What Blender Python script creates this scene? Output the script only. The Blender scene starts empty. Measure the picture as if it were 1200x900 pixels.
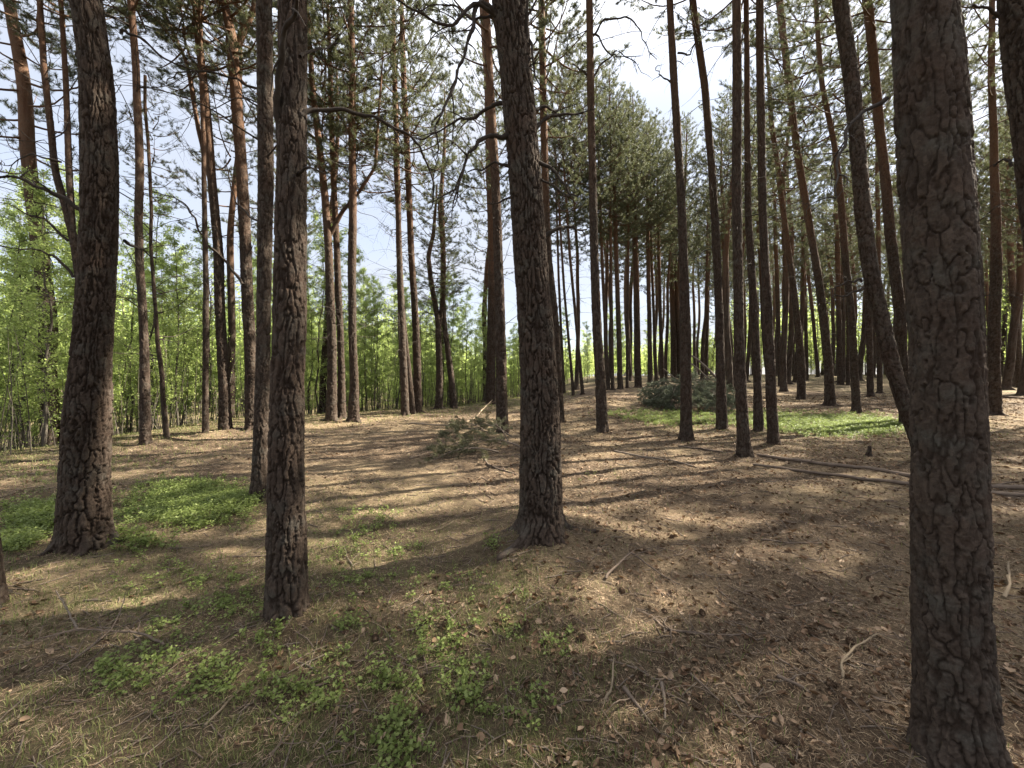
import bpy, math, random
import numpy as np
from mathutils import Vector, Matrix

# ------------------------------------------------------------------ basics
scene = bpy.context.scene
COL = scene.collection
F, CX, HY, CZ = 452.0, 600.0, 440.0, 1.55        # focal length in photo pixels, principal column, horizon row, eye height
RNG = np.random.default_rng(7)
SUN_DIR = np.array([1.9, 0.70]) / math.hypot(1.9, 0.70)   # towards the sun, on the ground plane
SUN_EL = math.radians(43)

def sstep(a, b, x):
    t = np.clip((np.asarray(x, float) - a) / (b - a), 0, 1)
    return t * t * (3 - 2 * t)

def hsh(ix, iy, iz, seed):
    h = (ix.astype(np.int64) * 374761393 + iy.astype(np.int64) * 668265263 + iz.astype(np.int64) * 2147483647 * 3 + seed * 974634777)
    h &= 0xFFFFFFFF
    h = ((h ^ (h >> 13)) * 1274126177) & 0xFFFFFFFF
    h = ((h ^ (h >> 16)) * 2246822519) & 0xFFFFFFFF
    h ^= h >> 15
    return (h & 0xFFFFFF) / float(0xFFFFFF)

def vnoise(x, y, z, seed=0):
    x, y, z = np.broadcast_arrays(np.asarray(x, float), np.asarray(y, float), np.asarray(z, float))
    ix, iy, iz = np.floor(x), np.floor(y), np.floor(z)
    fx, fy, fz = x - ix, y - iy, z - iz
    ux, uy, uz = fx*fx*(3-2*fx), fy*fy*(3-2*fy), fz*fz*(3-2*fz)
    r = 0
    for dx in (0, 1):
        for dy in (0, 1):
            for dz in (0, 1):
                w = (ux if dx else 1-ux) * (uy if dy else 1-uy) * (uz if dz else 1-uz)
                r = r + w * hsh(ix+dx, iy+dy, iz+dz, seed)
    return r * 2 - 1

def noise2(x, y, seed=0):
    x, y = np.broadcast_arrays(np.asarray(x, float), np.asarray(y, float))
    ix, iy = np.floor(x), np.floor(y)
    fx, fy = x - ix, y - iy
    ux, uy = fx*fx*(3-2*fx), fy*fy*(3-2*fy)
    z = np.zeros_like(ix)
    return 2*((1-ux)*(1-uy)*hsh(ix, iy, z, seed) + ux*(1-uy)*hsh(ix+1, iy, z, seed)
              + (1-ux)*uy*hsh(ix, iy+1, z, seed) + ux*uy*hsh(ix+1, iy+1, z, seed)) - 1

def fbm2(x, y, seed=0, o=4):
    r, a = 0, 1.0
    for k in range(o):
        r = r + a * noise2(x * 2**k + 17.3*k, y * 2**k - 9.1*k, seed + k)
        a *= 0.5
    return r / 1.6

# ------------------------------------------------------------------ terrain
EDGE = np.array([(-40, -8), (-13, 2), (-9.3, 6.6), (-8.9, 13.4), (-6, 15.8), (-2.5, 19.5), (2.6, 27.5), (9, 40), (30, 60)], float)

def edge_dist(x, y):
    """signed distance beyond the wood's edge (positive on the thicket's side)"""
    x = np.asarray(x, float); y = np.asarray(y, float)
    best = np.full(np.broadcast(x, y).shape, 1e9); sgn = np.ones_like(best)
    for (ax, ay), (bx, by) in zip(EDGE[:-1], EDGE[1:]):
        dx, dy = bx-ax, by-ay
        t = np.clip(((x-ax)*dx + (y-ay)*dy) / (dx*dx+dy*dy), 0, 1)
        d = np.hypot(x-ax-t*dx, y-ay-t*dy)
        s = np.where((dx*(y-ay) - dy*(x-ax)) > 0, 1.0, -1.0)
        m = d < best
        best = np.where(m, d, best); sgn = np.where(m, s, sgn)
    return best * sgn

def ground_h(x, y):
    x = np.asarray(x, float); y = np.asarray(y, float)
    yy = np.maximum(y, 0.5)
    hill = np.interp(y, [0, 10, 14, 18, 27, 40, 60, 400], [0, 0, .2, .45, .8, 1.45, 1.7, 1.7])
    k = sstep(-0.02, 0.26, x / yy)
    e = edge_dist(x, y)
    drop = sstep(0.5, 7.0, e) * 1.3
    und = 0.05*noise2(x/2.7, y/2.7, 5) + 0.03*noise2(x/1.1, y/1.1, 6)
    mound = 0.10*np.exp(-((x-0.3)**2+(y-3.7)**2)/0.35)
    return hill*k - drop*(1-k*0.6) + und*sstep(0.3, 3, np.hypot(x, y)) + mound

def micro(x, y):
    n = np.hypot(x, y-1.0)
    a = 1 - sstep(9, 26, n)
    return a * (0.030*fbm2(x/0.42, y/0.42, 21, 3) + 0.017*fbm2(x/0.12, y/0.12, 25, 3))

MOUNDS = []
def gz(x, y):
    x = np.asarray(x, float); y = np.asarray(y, float)
    h = ground_h(x, y) + micro(x, y)
    for mx_, my_, mr_ in MOUNDS:                               # needles and bark flakes heaped round the stems
        d2 = (x-mx_)**2+(y-my_)**2
        h = h + .055*np.exp(-d2/(mr_*mr_))*(1+.5*noise2(x*5, y*5, 8))
    return h

def ray(px, py, dmax=70):
    D = np.arange(0.8, dmax, 0.02)
    X = (px-CX)/F*D
    Z = CZ + (HY-py)/F*D
    below = Z <= ground_h(X, D)
    i = int(np.argmax(below)) if below.any() else len(D)-1
    return float(X[i]), float(D[i]), float(ground_h(X[i], D[i]))

def at(px, py, D):
    return np.array([(px-CX)/F*D, D, CZ+(HY-py)/F*D])

def onground(px, py, up=0.0):
    x, y, z = ray(px, py)
    return np.array([x, y, float(gz(x, y)) + up])

# ------------------------------------------------------------------ mesh building
class MB:
    def __init__(s):
        s.v, s.q, s.t, s.qm, s.tm, s.n = [], [], [], [], [], 0
        s.at = {}
    def add(s, v, q=None, t=None, mat=0, **attrs):
        v = np.asarray(v, np.float32)
        if q is not None and len(q):
            q = np.asarray(q, np.int32) + s.n; s.q.append(q); s.qm.append(np.full(len(q), mat, np.int32))
        if t is not None and len(t):
            t = np.asarray(t, np.int32) + s.n; s.t.append(t); s.tm.append(np.full(len(t), mat, np.int32))
        for k, a in attrs.items():
            s.at.setdefault(k, []).append((s.n, np.broadcast_to(np.asarray(a, np.float32), (len(v),))))
        s.v.append(v); s.n += len(v)
    def tube(s, pts, rad, n=5, mat=0, **attrs):
        v, q = tube(pts, rad, n)
        s.add(v, q, None, mat, **attrs)
    def mesh(s, name, mats, smooth=True):
        me = bpy.data.meshes.new(name)
        V = np.concatenate(s.v) if s.v else np.zeros((0, 3), np.float32)
        nq = sum(map(len, s.q)); nt = sum(map(len, s.t))
        li = np.concatenate([a.ravel() for a in s.q + s.t]) if nq+nt else np.zeros(0, np.int32)
        starts = np.concatenate([np.arange(nq)*4, nq*4 + np.arange(nt)*3]).astype(np.int32)
        mi = np.concatenate(s.qm + s.tm) if nq+nt else np.zeros(0, np.int32)
        me.vertices.add(len(V)); me.vertices.foreach_set('co', V.ravel())
        me.loops.add(len(li)); me.loops.foreach_set('vertex_index', li.astype(np.int32))
        me.polygons.add(nq+nt); me.polygons.foreach_set('loop_start', starts)
        me.polygons.foreach_set('material_index', mi.astype(np.int32))
        if smooth: me.polygons.foreach_set('use_smooth', np.ones(nq+nt, bool))
        for k, l in s.at.items():
            full = np.zeros(len(V), np.float32)
            for o, a in l: full[o:o+len(a)] = a
            me.attributes.new(k, 'FLOAT', 'POINT').data.foreach_set('value', full)
        for m in mats: me.materials.append(m)
        me.update(calc_edges=True)
        return me

def tube(pts, rad, n=5):
    pts = np.asarray(pts, float); rad = np.broadcast_to(np.asarray(rad, float), (len(pts),))
    t = np.gradient(pts, axis=0); t /= np.linalg.norm(t, axis=1)[:, None] + 1e-9
    ref = np.array([0.31, 0.17, 0.93]) if abs(t[0][2]) < 0.8 else np.array([0.93, 0.31, 0.1])
    a = np.cross(t, ref); a /= np.linalg.norm(a, axis=1)[:, None] + 1e-9
    b = np.cross(t, a)
    th = np.arange(n)/n*2*math.pi
    v = pts[:, None, :] + rad[:, None, None]*(np.cos(th)[None, :, None]*a[:, None, :] + np.sin(th)[None, :, None]*b[:, None, :])
    m = len(pts)
    i = np.arange(m-1)[:, None]*n; j = np.arange(n)[None, :]; k = (j+1) % n
    q = np.stack([i+j, i+k, i+n+k, i+n+j], -1).reshape(-1, 4)
    return v.reshape(-1, 3), q

def unit(v):
    v = np.asarray(v, float)
    return v/(np.linalg.norm(v, axis=-1, keepdims=True)+1e-9)

def smooth_path(P, n, jit=0.0, rng=RNG):
    """Catmull-Rom through P with n samples and a little crookedness"""
    P = np.asarray(P, float)
    Q = np.vstack([2*P[0]-P[1], P, 2*P[-1]-P[-2]])
    u = np.linspace(0, len(P)-1-1e-6, n); k = u.astype(int); f = (u-k)[:, None]
    p0, p1, p2, p3 = Q[k], Q[k+1], Q[k+2], Q[k+3]
    r = 0.5*(2*p1 + (p2-p0)*f + (2*p0-5*p1+4*p2-p3)*f**2 + (3*p1-p0-3*p2+p3)*f**3)
    if jit:
        w = rng.normal(size=r.shape)*jit*3.0
        for _ in range(2):
            w = np.vstack([w[:1], (w[:-2]+2*w[1:-1]+w[2:])/4, w[-1:]]) if len(w) > 2 else w
        r = r + (w-w[0])
    return r

def obj(name, me, parent=None, loc=(0, 0, 0)):
    o = bpy.data.objects.new(name, me); COL.objects.link(o)
    o.location = loc
    if parent: o.parent = parent
    return o

def thing(name, label, cat, loc, group=None, rz=0.0):
    o = bpy.data.objects.new(name, None); COL.objects.link(o)
    o.empty_display_size = 0.2
    o.location = loc; o.rotation_euler = (0, 0, rz)
    o['label'] = label; o['category'] = cat
    if group: o['group'] = group
    return o

def tag(o, label, cat, group=None, kind=None):
    o['label'] = label; o['category'] = cat
    if group: o['group'] = group
    if kind: o['kind'] = kind
    return o

# ------------------------------------------------------------------ materials
class NT:
    def __init__(s, name):
        s.m = bpy.data.materials.new(name); s.m.use_nodes = True
        s.t = s.m.node_tree; s.t.nodes.clear()
        s.out = s.t.nodes.new('ShaderNodeOutputMaterial')
    def n(s, kind, **kw):
        nd = s.t.nodes.new(kind)
        for k, v in kw.items():
            if k in nd.inputs.keys(): s.set(nd, k, v)
            else: setattr(nd, k, v)
        return nd
    def set(s, nd, k, v):
        sock = nd.inputs[k]
        if hasattr(v, 'is_output') or isinstance(v, bpy.types.NodeSocket): s.t.links.new(v, sock)
        else: sock.default_value = v
    def attr(s, name): return s.n('ShaderNodeAttribute', attribute_name=name).outputs['Fac']
    def noise(s, scale, detail=4, vec=None, rough=0.6):
        nd = s.n('ShaderNodeTexNoise', Scale=scale, Detail=detail, Roughness=rough)
        if vec is not None: s.set(nd, 'Vector', vec)
        return nd.outputs['Fac']
    def math(s, op, a, b=0.0, clamp=False):
        nd = s.n('ShaderNodeMath', operation=op, use_clamp=clamp)
        for i, x in enumerate((a, b)):
            if isinstance(x, bpy.types.NodeSocket): s.t.links.new(x, nd.inputs[i])
            else: nd.inputs[i].default_value = x
        return nd.outputs[0]
    def rng(s, x, a, b, c=0.0, d=1.0):
        nd = s.n('ShaderNodeMapRange'); nd.clamp = True
        for k, v in zip(('Value', 'From Min', 'From Max', 'To Min', 'To Max'), (x, a, b, c, d)): s.set(nd, k, v)
        return nd.outputs[0]
    def mix(s, f, a, b, blend='MIX'):
        nd = s.n('ShaderNodeMix', data_type='RGBA', blend_type=blend)
        for i, x in ((0, f), (6, a), (7, b)):
            if isinstance(x, bpy.types.NodeSocket): s.t.links.new(x, nd.inputs[i])
            else: nd.inputs[i].default_value = x if i == 0 else (*x, 1) if len(x) == 3 else x
        return nd.outputs[2]
    def ramp(s, f, stops):
        nd = s.n('ShaderNodeValToRGB'); s.t.links.new(f, nd.inputs[0])
        el = nd.color_ramp.elements
        while len(el) < len(stops): el.new(0.5)
        for e, (p, c) in zip(el, stops): e.position = p; e.color = (*c, 1)
        return nd.outputs[0]
    def bump(s, h, strength, dist, normal=None):
        nd = s.n('ShaderNodeBump', Strength=strength, Distance=dist)
        s.t.links.new(h, nd.inputs['Height'])
        if normal is not None: s.t.links.new(normal, nd.inputs['Normal'])
        return nd.outputs[0]
    def surf(s, col, rough=0.9, normal=None, spec=0.2, transl=None, tcol=None):
        p = s.n('ShaderNodeBsdfPrincipled', Roughness=rough)
        p.inputs['Specular IOR Level'].default_value = spec
        s.set(p, 'Base Color', col if isinstance(col, bpy.types.NodeSocket) else (*col, 1))
        if normal is not None: s.t.links.new(normal, p.inputs['Normal'])
        sh = p.outputs[0]
        if transl:
            tr = s.n('ShaderNodeBsdfTranslucent')
            s.set(tr, 'Color', tcol if isinstance(tcol, bpy.types.NodeSocket) else (*tcol, 1))
            mx = s.n('ShaderNodeMixShader'); mx.inputs[0].default_value = transl
            s.t.links.new(sh, mx.inputs[1]); s.t.links.new(tr.outputs[0], mx.inputs[2]); sh = mx.outputs[0]
        s.t.links.new(sh, s.out.inputs[0])
        return s.m
    def island(s): return s.n('ShaderNodeNewGeometry').outputs['Random Per Island']
    def objrnd(s): return s.n('ShaderNodeObjectInfo').outputs['Random']
    def pos(s): return s.n('ShaderNodeTexCoord').outputs['Object']
    def wpos(s): return s.n('ShaderNodeNewGeometry').outputs['Position']

def mat_bark():
    m = NT('pine_bark'); P = m.pos()
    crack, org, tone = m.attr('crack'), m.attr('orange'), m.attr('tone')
    n1 = m.noise(9, 5, P); n2 = m.noise(60, 4, P); n3 = m.noise(2.2, 3, P)
    nv = m.n('ShaderNodeTexNoise', Scale=26.0, Detail=3.0); m.set(nv, 'Vector', P)
    wv = m.n('ShaderNodeVectorMath', operation='MULTIPLY_ADD'); m.t.links.new(nv.outputs['Color'], wv.inputs[0]); wv.inputs[1].default_value = (.035, .035, .05); m.t.links.new(P, wv.inputs[2])
    mp = m.n('ShaderNodeMapping'); mp.inputs['Scale'].default_value = (62, 62, 30); m.t.links.new(wv.outputs[0], mp.inputs[0])
    vo = m.n('ShaderNodeTexVoronoi', Scale=1.0); m.t.links.new(mp.outputs[0], vo.inputs['Vector'])
    sp = m.n('ShaderNodeSeparateColor'); m.t.links.new(vo.outputs['Color'], sp.inputs[0]); flake = sp.outputs[0]
    tone = m.math('ADD', m.math('MULTIPLY', tone, .6), m.math('MULTIPLY', flake, .45))
    grey = m.mix(tone, (.033, .024, .019), (.115, .089, .070))
    grey = m.mix(m.rng(n1, .48, .68), grey, (.095, .088, .074))          # pale lichen film
    grey = m.mix(m.math('MULTIPLY', m.rng(n3, .5, .7), .5), grey, (.078, .044, .029))   # rusty tone
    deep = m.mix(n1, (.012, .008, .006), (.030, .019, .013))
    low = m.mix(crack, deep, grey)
    oc = m.mix(tone, (.105, .060, .038), (.20, .118, .075))
    oc = m.mix(m.rng(n1, .5, .7), oc, (.14, .098, .072))
    up = m.mix(m.rng(crack, 0, .55), (.10, .045, .026), oc)
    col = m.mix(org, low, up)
    col = m.mix(m.math('MULTIPLY', m.objrnd(), .35), col, m.mix(1.0, col, (.62, .50, .44), 'MULTIPLY'))
    col = m.mix(m.rng(n2, .35, .65), m.mix(.4, col, (.035, .026, .020)), col)
    h = m.math('ADD', m.math('ADD', m.math('MULTIPLY', n2, .5), m.math('MULTIPLY', n1, .4)), m.math('MULTIPLY', flake, .55))
    return m.surf(col, .92, m.bump(h, .9, .010), .12)

def mat_wood(name, a, b, sc=25):
    m = NT(name); P = m.pos()
    n = m.noise(sc, 4, P); n2 = m.noise(sc*5, 3, P)
    return m.surf(m.mix(n, a, b), .9, m.bump(n2, .5, .004), .15)

def mat_needle(name, cols, tcol, tr=.25):
    m = NT(name)
    f = m.math('ADD', m.math('MULTIPLY', m.island(), .55), m.math('MULTIPLY', m.noise(.9, 2, m.pos()), .6))
    c = m.ramp(f, [(.25, cols[0]), (.55, cols[1]), (.85, cols[2])])
    c = m.mix(m.math('MULTIPLY', m.objrnd(), .45), c, cols[3])
    return m.surf(c, .55, None, .3, tr, tcol)

def mat_leaf(name, cols, tcol, tr=.4, rough=.5):
    m = NT(name)
    c = m.ramp(m.island(), [(.1, cols[0]), (.5, cols[1]), (.95, cols[2])])
    c = m.mix(m.math('MULTIPLY', m.objrnd(), .4), c, cols[0])
    return m.surf(c, rough, None, .25, tr, tcol)

def mat_litter(name, stops, rough=.8, tr=.0, tcol=(.2, .12, .06)):
    m = NT(name)
    return m.surf(m.ramp(m.island(), stops), rough, None, .2, tr, tcol)

def mat_ground():
    m = NT('forest_soil'); P = m.wpos()
    moss = m.attr('moss'); straw = m.attr('straw')
    a = m.noise(1.1, 6, P, .65); b = m.noise(9, 5, P, .7); c = m.noise(70, 4, P, .7); d = m.noise(260, 2, P)
    col = m.ramp(b, [(.3, (.046, .032, .021)), (.5, (.115, .082, .053)), (.72, (.215, .160, .107))])
    col = m.mix(m.rng(a, .35, .65), m.mix(.5, col, (.11, .078, .052)), col)
    col = m.mix(m.math('MULTIPLY', straw, m.rng(a, .3, .6, .4, 1)), col, m.mix(c, (.16, .115, .068), (.35, .27, .165)))
    col = m.mix(m.math('MULTIPLY', moss, m.rng(b, .38, .6)), col, m.mix(c, (.036, .044, .014), (.105, .115, .036)))
    col = m.mix(m.rng(c, .3, .7), m.mix(.65, col, (.03, .021, .015)), col)
    col = m.mix(m.rng(d, .62, .75), col, (.33, .26, .19))
    h = m.math('ADD', m.math('MULTIPLY', c, .6), m.math('MULTIPLY', d, .35))
    return m.surf(col, .95, m.bump(h, .9, .02), .1)

M = {
    'bark': mat_bark(),
    'dead': mat_wood('dead_branch_bark', (.022, .017, .014), (.07, .057, .047)),
    'limb': mat_wood('limb_bark', (.055, .035, .025), (.15, .085, .05), 8),
    'birch': mat_wood('sapling_bark', (.04, .033, .026), (.13, .115, .095), 6),
    'log': mat_wood('log_bark', (.075, .055, .042), (.20, .155, .12), 14),
    'stick': mat_wood('weathered_stick', (.085, .066, .052), (.21, .17, .135), 20),
    'pale': mat_wood('peeled_stick', (.13, .10, .068), (.30, .235, .16), 20),
    'needle': mat_needle('pine_needles', [(.030, .038, .023), (.062, .072, .042), (.125, .128, .068), (.10, .108, .066)], (.15, .165, .075), .33),
    'cutneedle': mat_needle('cut_bough_needles', [(.06, .07, .048), (.125, .142, .095), (.22, .24, .16), (.16, .175, .12)], (.16, .18, .11), .2),
    'leaf': mat_leaf('young_leaves', [(.095, .128, .038), (.145, .185, .058), (.205, .25, .09)], (.47, .57, .18), .58),
    'bilberry': mat_leaf('bilberry_leaves', [(.085, .11, .03), (.15, .19, .05), (.235, .28, .095)], (.32, .41, .11), .35, .5),
    'bilstem': mat_wood('bilberry_stems', (.06, .07, .025), (.11, .12, .05)),
    'grass': mat_leaf('thin_grass', [(.085, .105, .032), (.15, .165, .055), (.25, .24, .10)], (.2, .23, .07), .3, .6),
    'ndl': mat_litter('brown_needles', [(.05, (.042, .027, .017)), (.35, (.12, .079, .049)), (.72, (.26, .182, .115)), (1, (.46, .36, .24))]),
    'dleaf': mat_litter('dry_leaves', [(.05, (.048, .029, .018)), (.4, (.12, .071, .042)), (.75, (.26, .168, .104)), (1, (.44, .325, .222))], .7, .15),
    'ground': mat_ground(),
    'cone': mat_wood('cone_scales', (.05, .032, .02), (.15, .10, .065), 60),
}

# ------------------------------------------------------------------ ground
def build_ground():
    n = 800
    u = np.linspace(-1, 1, n); b = 6.4
    def warp(u, c): return c + 1.15*np.sinh(b*u)/1.0
    gx, gy = np.meshgrid(warp(u, 0.2), warp(u, 3.0))
    z = gz(gx, gy)
    v = np.stack([gx, gy, z], -1).reshape(-1, 3)
    i = np.arange(n-1)[:, None]*n; j = np.arange(n-1)[None, :]
    q = np.stack([i+j, i+j+1, i+n+j+1, i+n+j], -1).reshape(-1, 4)
    x, y = v[:, 0].astype(float), v[:, 1].astype(float)
    moss = MOSS(x, y); straw = sstep(-.15, .35, fbm2(x/1.6, y/1.6, 31))
    mb = MB(); mb.add(v, q, moss=moss, straw=straw)
    o = obj('ground', mb.mesh('ground', [M['ground']]))
    o['kind'] = 'structure'; tag(o, 'needle covered sandy forest floor with mossy patches', 'forest floor', kind='structure')

def pix(x, y, z=None):
    z = ground_h(x, y) if z is None else z
    yy = np.maximum(y, 0.3)
    return CX + F*x/yy, HY - F*(z-CZ)/yy

def MOSS(x, y):
    e = edge_dist(x, y)
    m = sstep(-2.5, 0.5, e)*0.8                                             # towards the thicket
    m = np.maximum(m, 0.95*np.exp(-((x+3.9)/2.6)**2-((y-4.6)/0.9)**2))        # bilberry bed on the left
    m = np.maximum(m, 1.0*sstep(1.6, -0.4, x)*sstep(5.2, 2.0, y))             # greener floor on the left
    m = np.maximum(m, 0.9*np.exp(-((x-8.5)/3.8)**2-((y-11.5)/2.6)**2))        # bilberry bed on the right
    m = np.maximum(m, 0.5*sstep(14, 22, y)*sstep(.2, .6, noise2(x/3, y/3, 77)+.5))
    m = np.maximum(m, 0.9*sstep(26, 36, y))                                    # grassy far side
    return np.clip(m*(.8+.85*fbm2(x/.7, y/.7, 41)), 0, 1)


# ------------------------------------------------------------------ foliage prototypes
def needles(mb, P, Dv, n, length, width, slen, rng, spread=.85, mat=0):
    """n needle blades round every shoot that starts at P and points along Dv"""
    P = np.repeat(np.asarray(P, float), n, 0); Dv = np.repeat(unit(Dv), n, 0); N = len(P)
    r = rng.normal(size=(N, 3)); perp = r - (r*Dv).sum(1)[:, None]*Dv; perp = unit(perp)
    d = unit(Dv*rng.uniform(.35, 1.0, (N, 1)) + perp*spread*rng.uniform(.6, 1.1, (N, 1)))
    o = P + Dv*rng.uniform(0, slen, (N, 1))
    L = length*rng.uniform(.7, 1.25, (N, 1))
    s = unit(np.cross(d, rng.normal(size=(N, 3))))*width*.5
    v = np.stack([o-s, o+s, o+d*L], 1).reshape(-1, 3)
    mb.add(v, None, np.arange(N*3).reshape(-1, 3), mat)

def crown_proto(seed, L=9.0, R=2.3, nl=38, per=14, bare=.2, nw=.0115):
    rng = np.random.default_rng(seed); mb = MB(); S, SD = [], []
    for i in range(nl):
        t = (i+.5+rng.uniform(-.4, .4))/nl
        t = t**.85
        z = t*L*.97
        az = i*2.399 + rng.uniform(-.5, .5)
        prof = max(.18, math.sin(math.pi*min(1, .16+.86*t))**.75)
        ln = R*prof*rng.uniform(.65, 1.2)
        el = math.radians(-4 + 52*t + rng.uniform(-12, 14))
        h = np.array([math.cos(az), math.sin(az), 0])
        side = np.array([-h[1], h[0], 0])
        m = 9; s = np.linspace(0, 1, m)
        up = rng.uniform(.12, .38); sw = rng.uniform(-.25, .25)
        pts = np.array([0, 0, z]) + (s*ln*math.cos(el))[:, None]*h + (s**2*ln*sw)[:, None]*side
        pts[:, 2] += s*ln*math.sin(el) + up*ln*s**2.4 - .12*ln*np.sin(s*math.pi)
        pts += np.cumsum(rng.normal(size=pts.shape)*.022, 0)*s[:, None]
        r0 = .009 + .010*ln/R*2
        mb.tube(pts, r0*(1-s*.8), 5, 1)
        step = .14; k = max(2, int(ln*.75/step))
        for j in range(k):
            f = .22 + .78*(j+rng.uniform(0, 1))/k
            p = np.array([np.interp(f, s, pts[:, c]) for c in range(3)])
            tan = unit(pts[min(m-1, int(f*(m-1))+1)] - pts[max(0, int(f*(m-1))-1)])
            sd = side*(1 if (j % 2) else -1)
            d = unit(tan*rng.uniform(.4, .9) + sd*rng.uniform(.5, 1.0) + np.array([0, 0, rng.uniform(-.15, .5)]))
            l2 = (.22 + .52*ln/R*(1-f*.55))*rng.uniform(.6, 1.25)
            b = smooth_path([p, p+d*l2*.55+rng.normal(size=3)*.03, p+d*l2+np.array([0, 0, .16*l2])], 5)
            mb.tube(b, np.linspace(.006, .0022, 5), 3, 1)
            if rng.random() < bare: continue
            q = max(4, int(l2/.052))
            ff = rng.uniform(.25, 1, q)
            for g in ff:
                pp = np.array([np.interp(g, np.linspace(0, 1, 5), b[:, c]) for c in range(3)])
                S.append(pp); SD.append(d*.8 + rng.normal(size=3)*.55 + np.array([0, 0, .45]))
            S.append(b[-1]); SD.append(d+np.array([0, 0, .5]))
        for g in (.9, 1.0, 1.0):
            S.append(pts[-1]-(1-g)*ln*.3*h); SD.append(unit(pts[-1]-pts[-2])+rng.normal(size=3)*.4)
    for g in range(26):
        S.append(np.array([0, 0, L*(.88+.12*rng.random())])+rng.normal(size=3)*.12); SD.append(rng.normal(size=3)*.6+np.array([0, 0, 1]))
    needles(mb, np.array(S), np.array(SD), per, .095, nw, .11, rng)
    return mb.mesh('crown', [M['needle'], M['limb']], False)

CROWNS = [crown_proto(100+i, 9, R, nl, per, bare) for i, (R, nl, per, bare) in enumerate(
    [(2.3, 44, 18, .24), (2.6, 48, 18, .22), (2.0, 40, 17, .3), (2.8, 48, 18, .22), (2.4, 40, 17, .3)])]
DENSE = [crown_proto(200+i, 9, R, 66, 17, .05, .012) for i, R in enumerate((2.3, 2.0, 2.6))]
SPARSE = [crown_proto(300+i, 9, 2.0, 26, 10, .5) for i in range(2)]
SMALL = [crown_proto(400+i, 9, 1.25, 30, 12, .2) for i in range(2)]

def birch_proto(seed, H, R, nb, leaves, z0=.2, ls=.042):
    rng = np.random.default_rng(seed)
    st, cr = MB(), MB()
    zs = np.linspace(-.15, H, 16)
    wob = np.cumsum(rng.normal(size=(16, 2))*.05*H/8, 0); wob -= wob[0]
    pts = np.column_stack([wob, zs])
    st.tube(pts, np.linspace(.014+.0034*H, .006, 16), 6)
    P, N = [], []
    for i in range(nb):
        f = z0 + (1-z0)*(i+rng.random())/nb
        p = np.array([np.interp(f*H, zs, pts[:, c]) for c in range(3)])
        az = rng.uniform(0, 2*math.pi); ln = R*(1.15-f*.8)*rng.uniform(.5, 1.15)*(1-.5*max(0, (.35-f))/.35)
        d = np.array([math.cos(az), math.sin(az), rng.uniform(.35, 1.2)])
        d = unit(d)
        b = smooth_path([p, p+d*ln*.5, p+d*ln+np.array([0, 0, -.18*ln])], 6, .015, rng)
        st.tube(b, np.linspace(.009, .0025, 6), 3)
        ntw = 8; nlv = max(3, int(leaves/nb/ntw))
        for _ in range(ntw):                                   # leafy side twigs
            g = rng.uniform(.15, 1.0)
            p = np.array([np.interp(g, np.linspace(0, 1, 6), b[:, c]) for c in range(3)])
            e = unit(d*.5+rng.normal(size=3)*.6); l2 = rng.uniform(.14, .42)*(.5+.45*ln)
            q2 = p+e*l2+np.array([0, 0, -.25*l2])
            st.tube(np.array([p, (p+q2)/2+np.array([0, 0, .06*l2]), q2]), [.003, .002, .0012], 3)
            f2 = rng.uniform(.1, 1.05, rng.integers(nlv//2+1, nlv*2))[:, None]
            P.append(p+(q2-p)*f2+rng.normal(size=(len(f2), 3))*.035)
    P = np.concatenate(P); n = len(P)
    d = unit(rng.normal(size=(n, 3))+np.array([0, 0, -.4])); s = unit(np.cross(d, rng.normal(size=(n, 3))))
    L = ls*rng.uniform(.6, 1.4, (n, 1))
    v = np.stack([P, P+d*L*.5+s*L*.36, P+d*L, P+d*L*.5-s*L*.36], 1).reshape(-1, 3)
    cr.add(v, np.arange(n*4).reshape(-1, 4))
    return st.mesh('trunk', [M['birch']]), cr.mesh('crown', [M['leaf']], False)

# ------------------------------------------------------------------ pine trunks
def voro(u, v, n, seed):
    """distance to the nearest cell border and a tone per cell; u wraps after n cells"""
    iu, iv = np.floor(u), np.floor(v)
    f1 = np.full(u.shape, 9.0); f2 = f1.copy(); tone = np.zeros_like(f1)
    for du in (-1, 0, 1):
        for dv in (-1, 0, 1):
            a, b = iu+du, iv+dv; aw = np.mod(a, n)
            jx = hsh(aw, b, np.zeros_like(a), seed); jy = hsh(aw, b, np.ones_like(a), seed)
            d = np.hypot(a+.05+.9*jx-u, (b+.05+.9*jy-v)*1.0)
            c = hsh(aw, b, np.full_like(a, 2), seed)
            m = d < f1
            f2 = np.where(m, f1, np.minimum(f2, d)); tone = np.where(m, c, tone); f1 = np.where(m, d, f1)
    return f2-f1, tone

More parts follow.
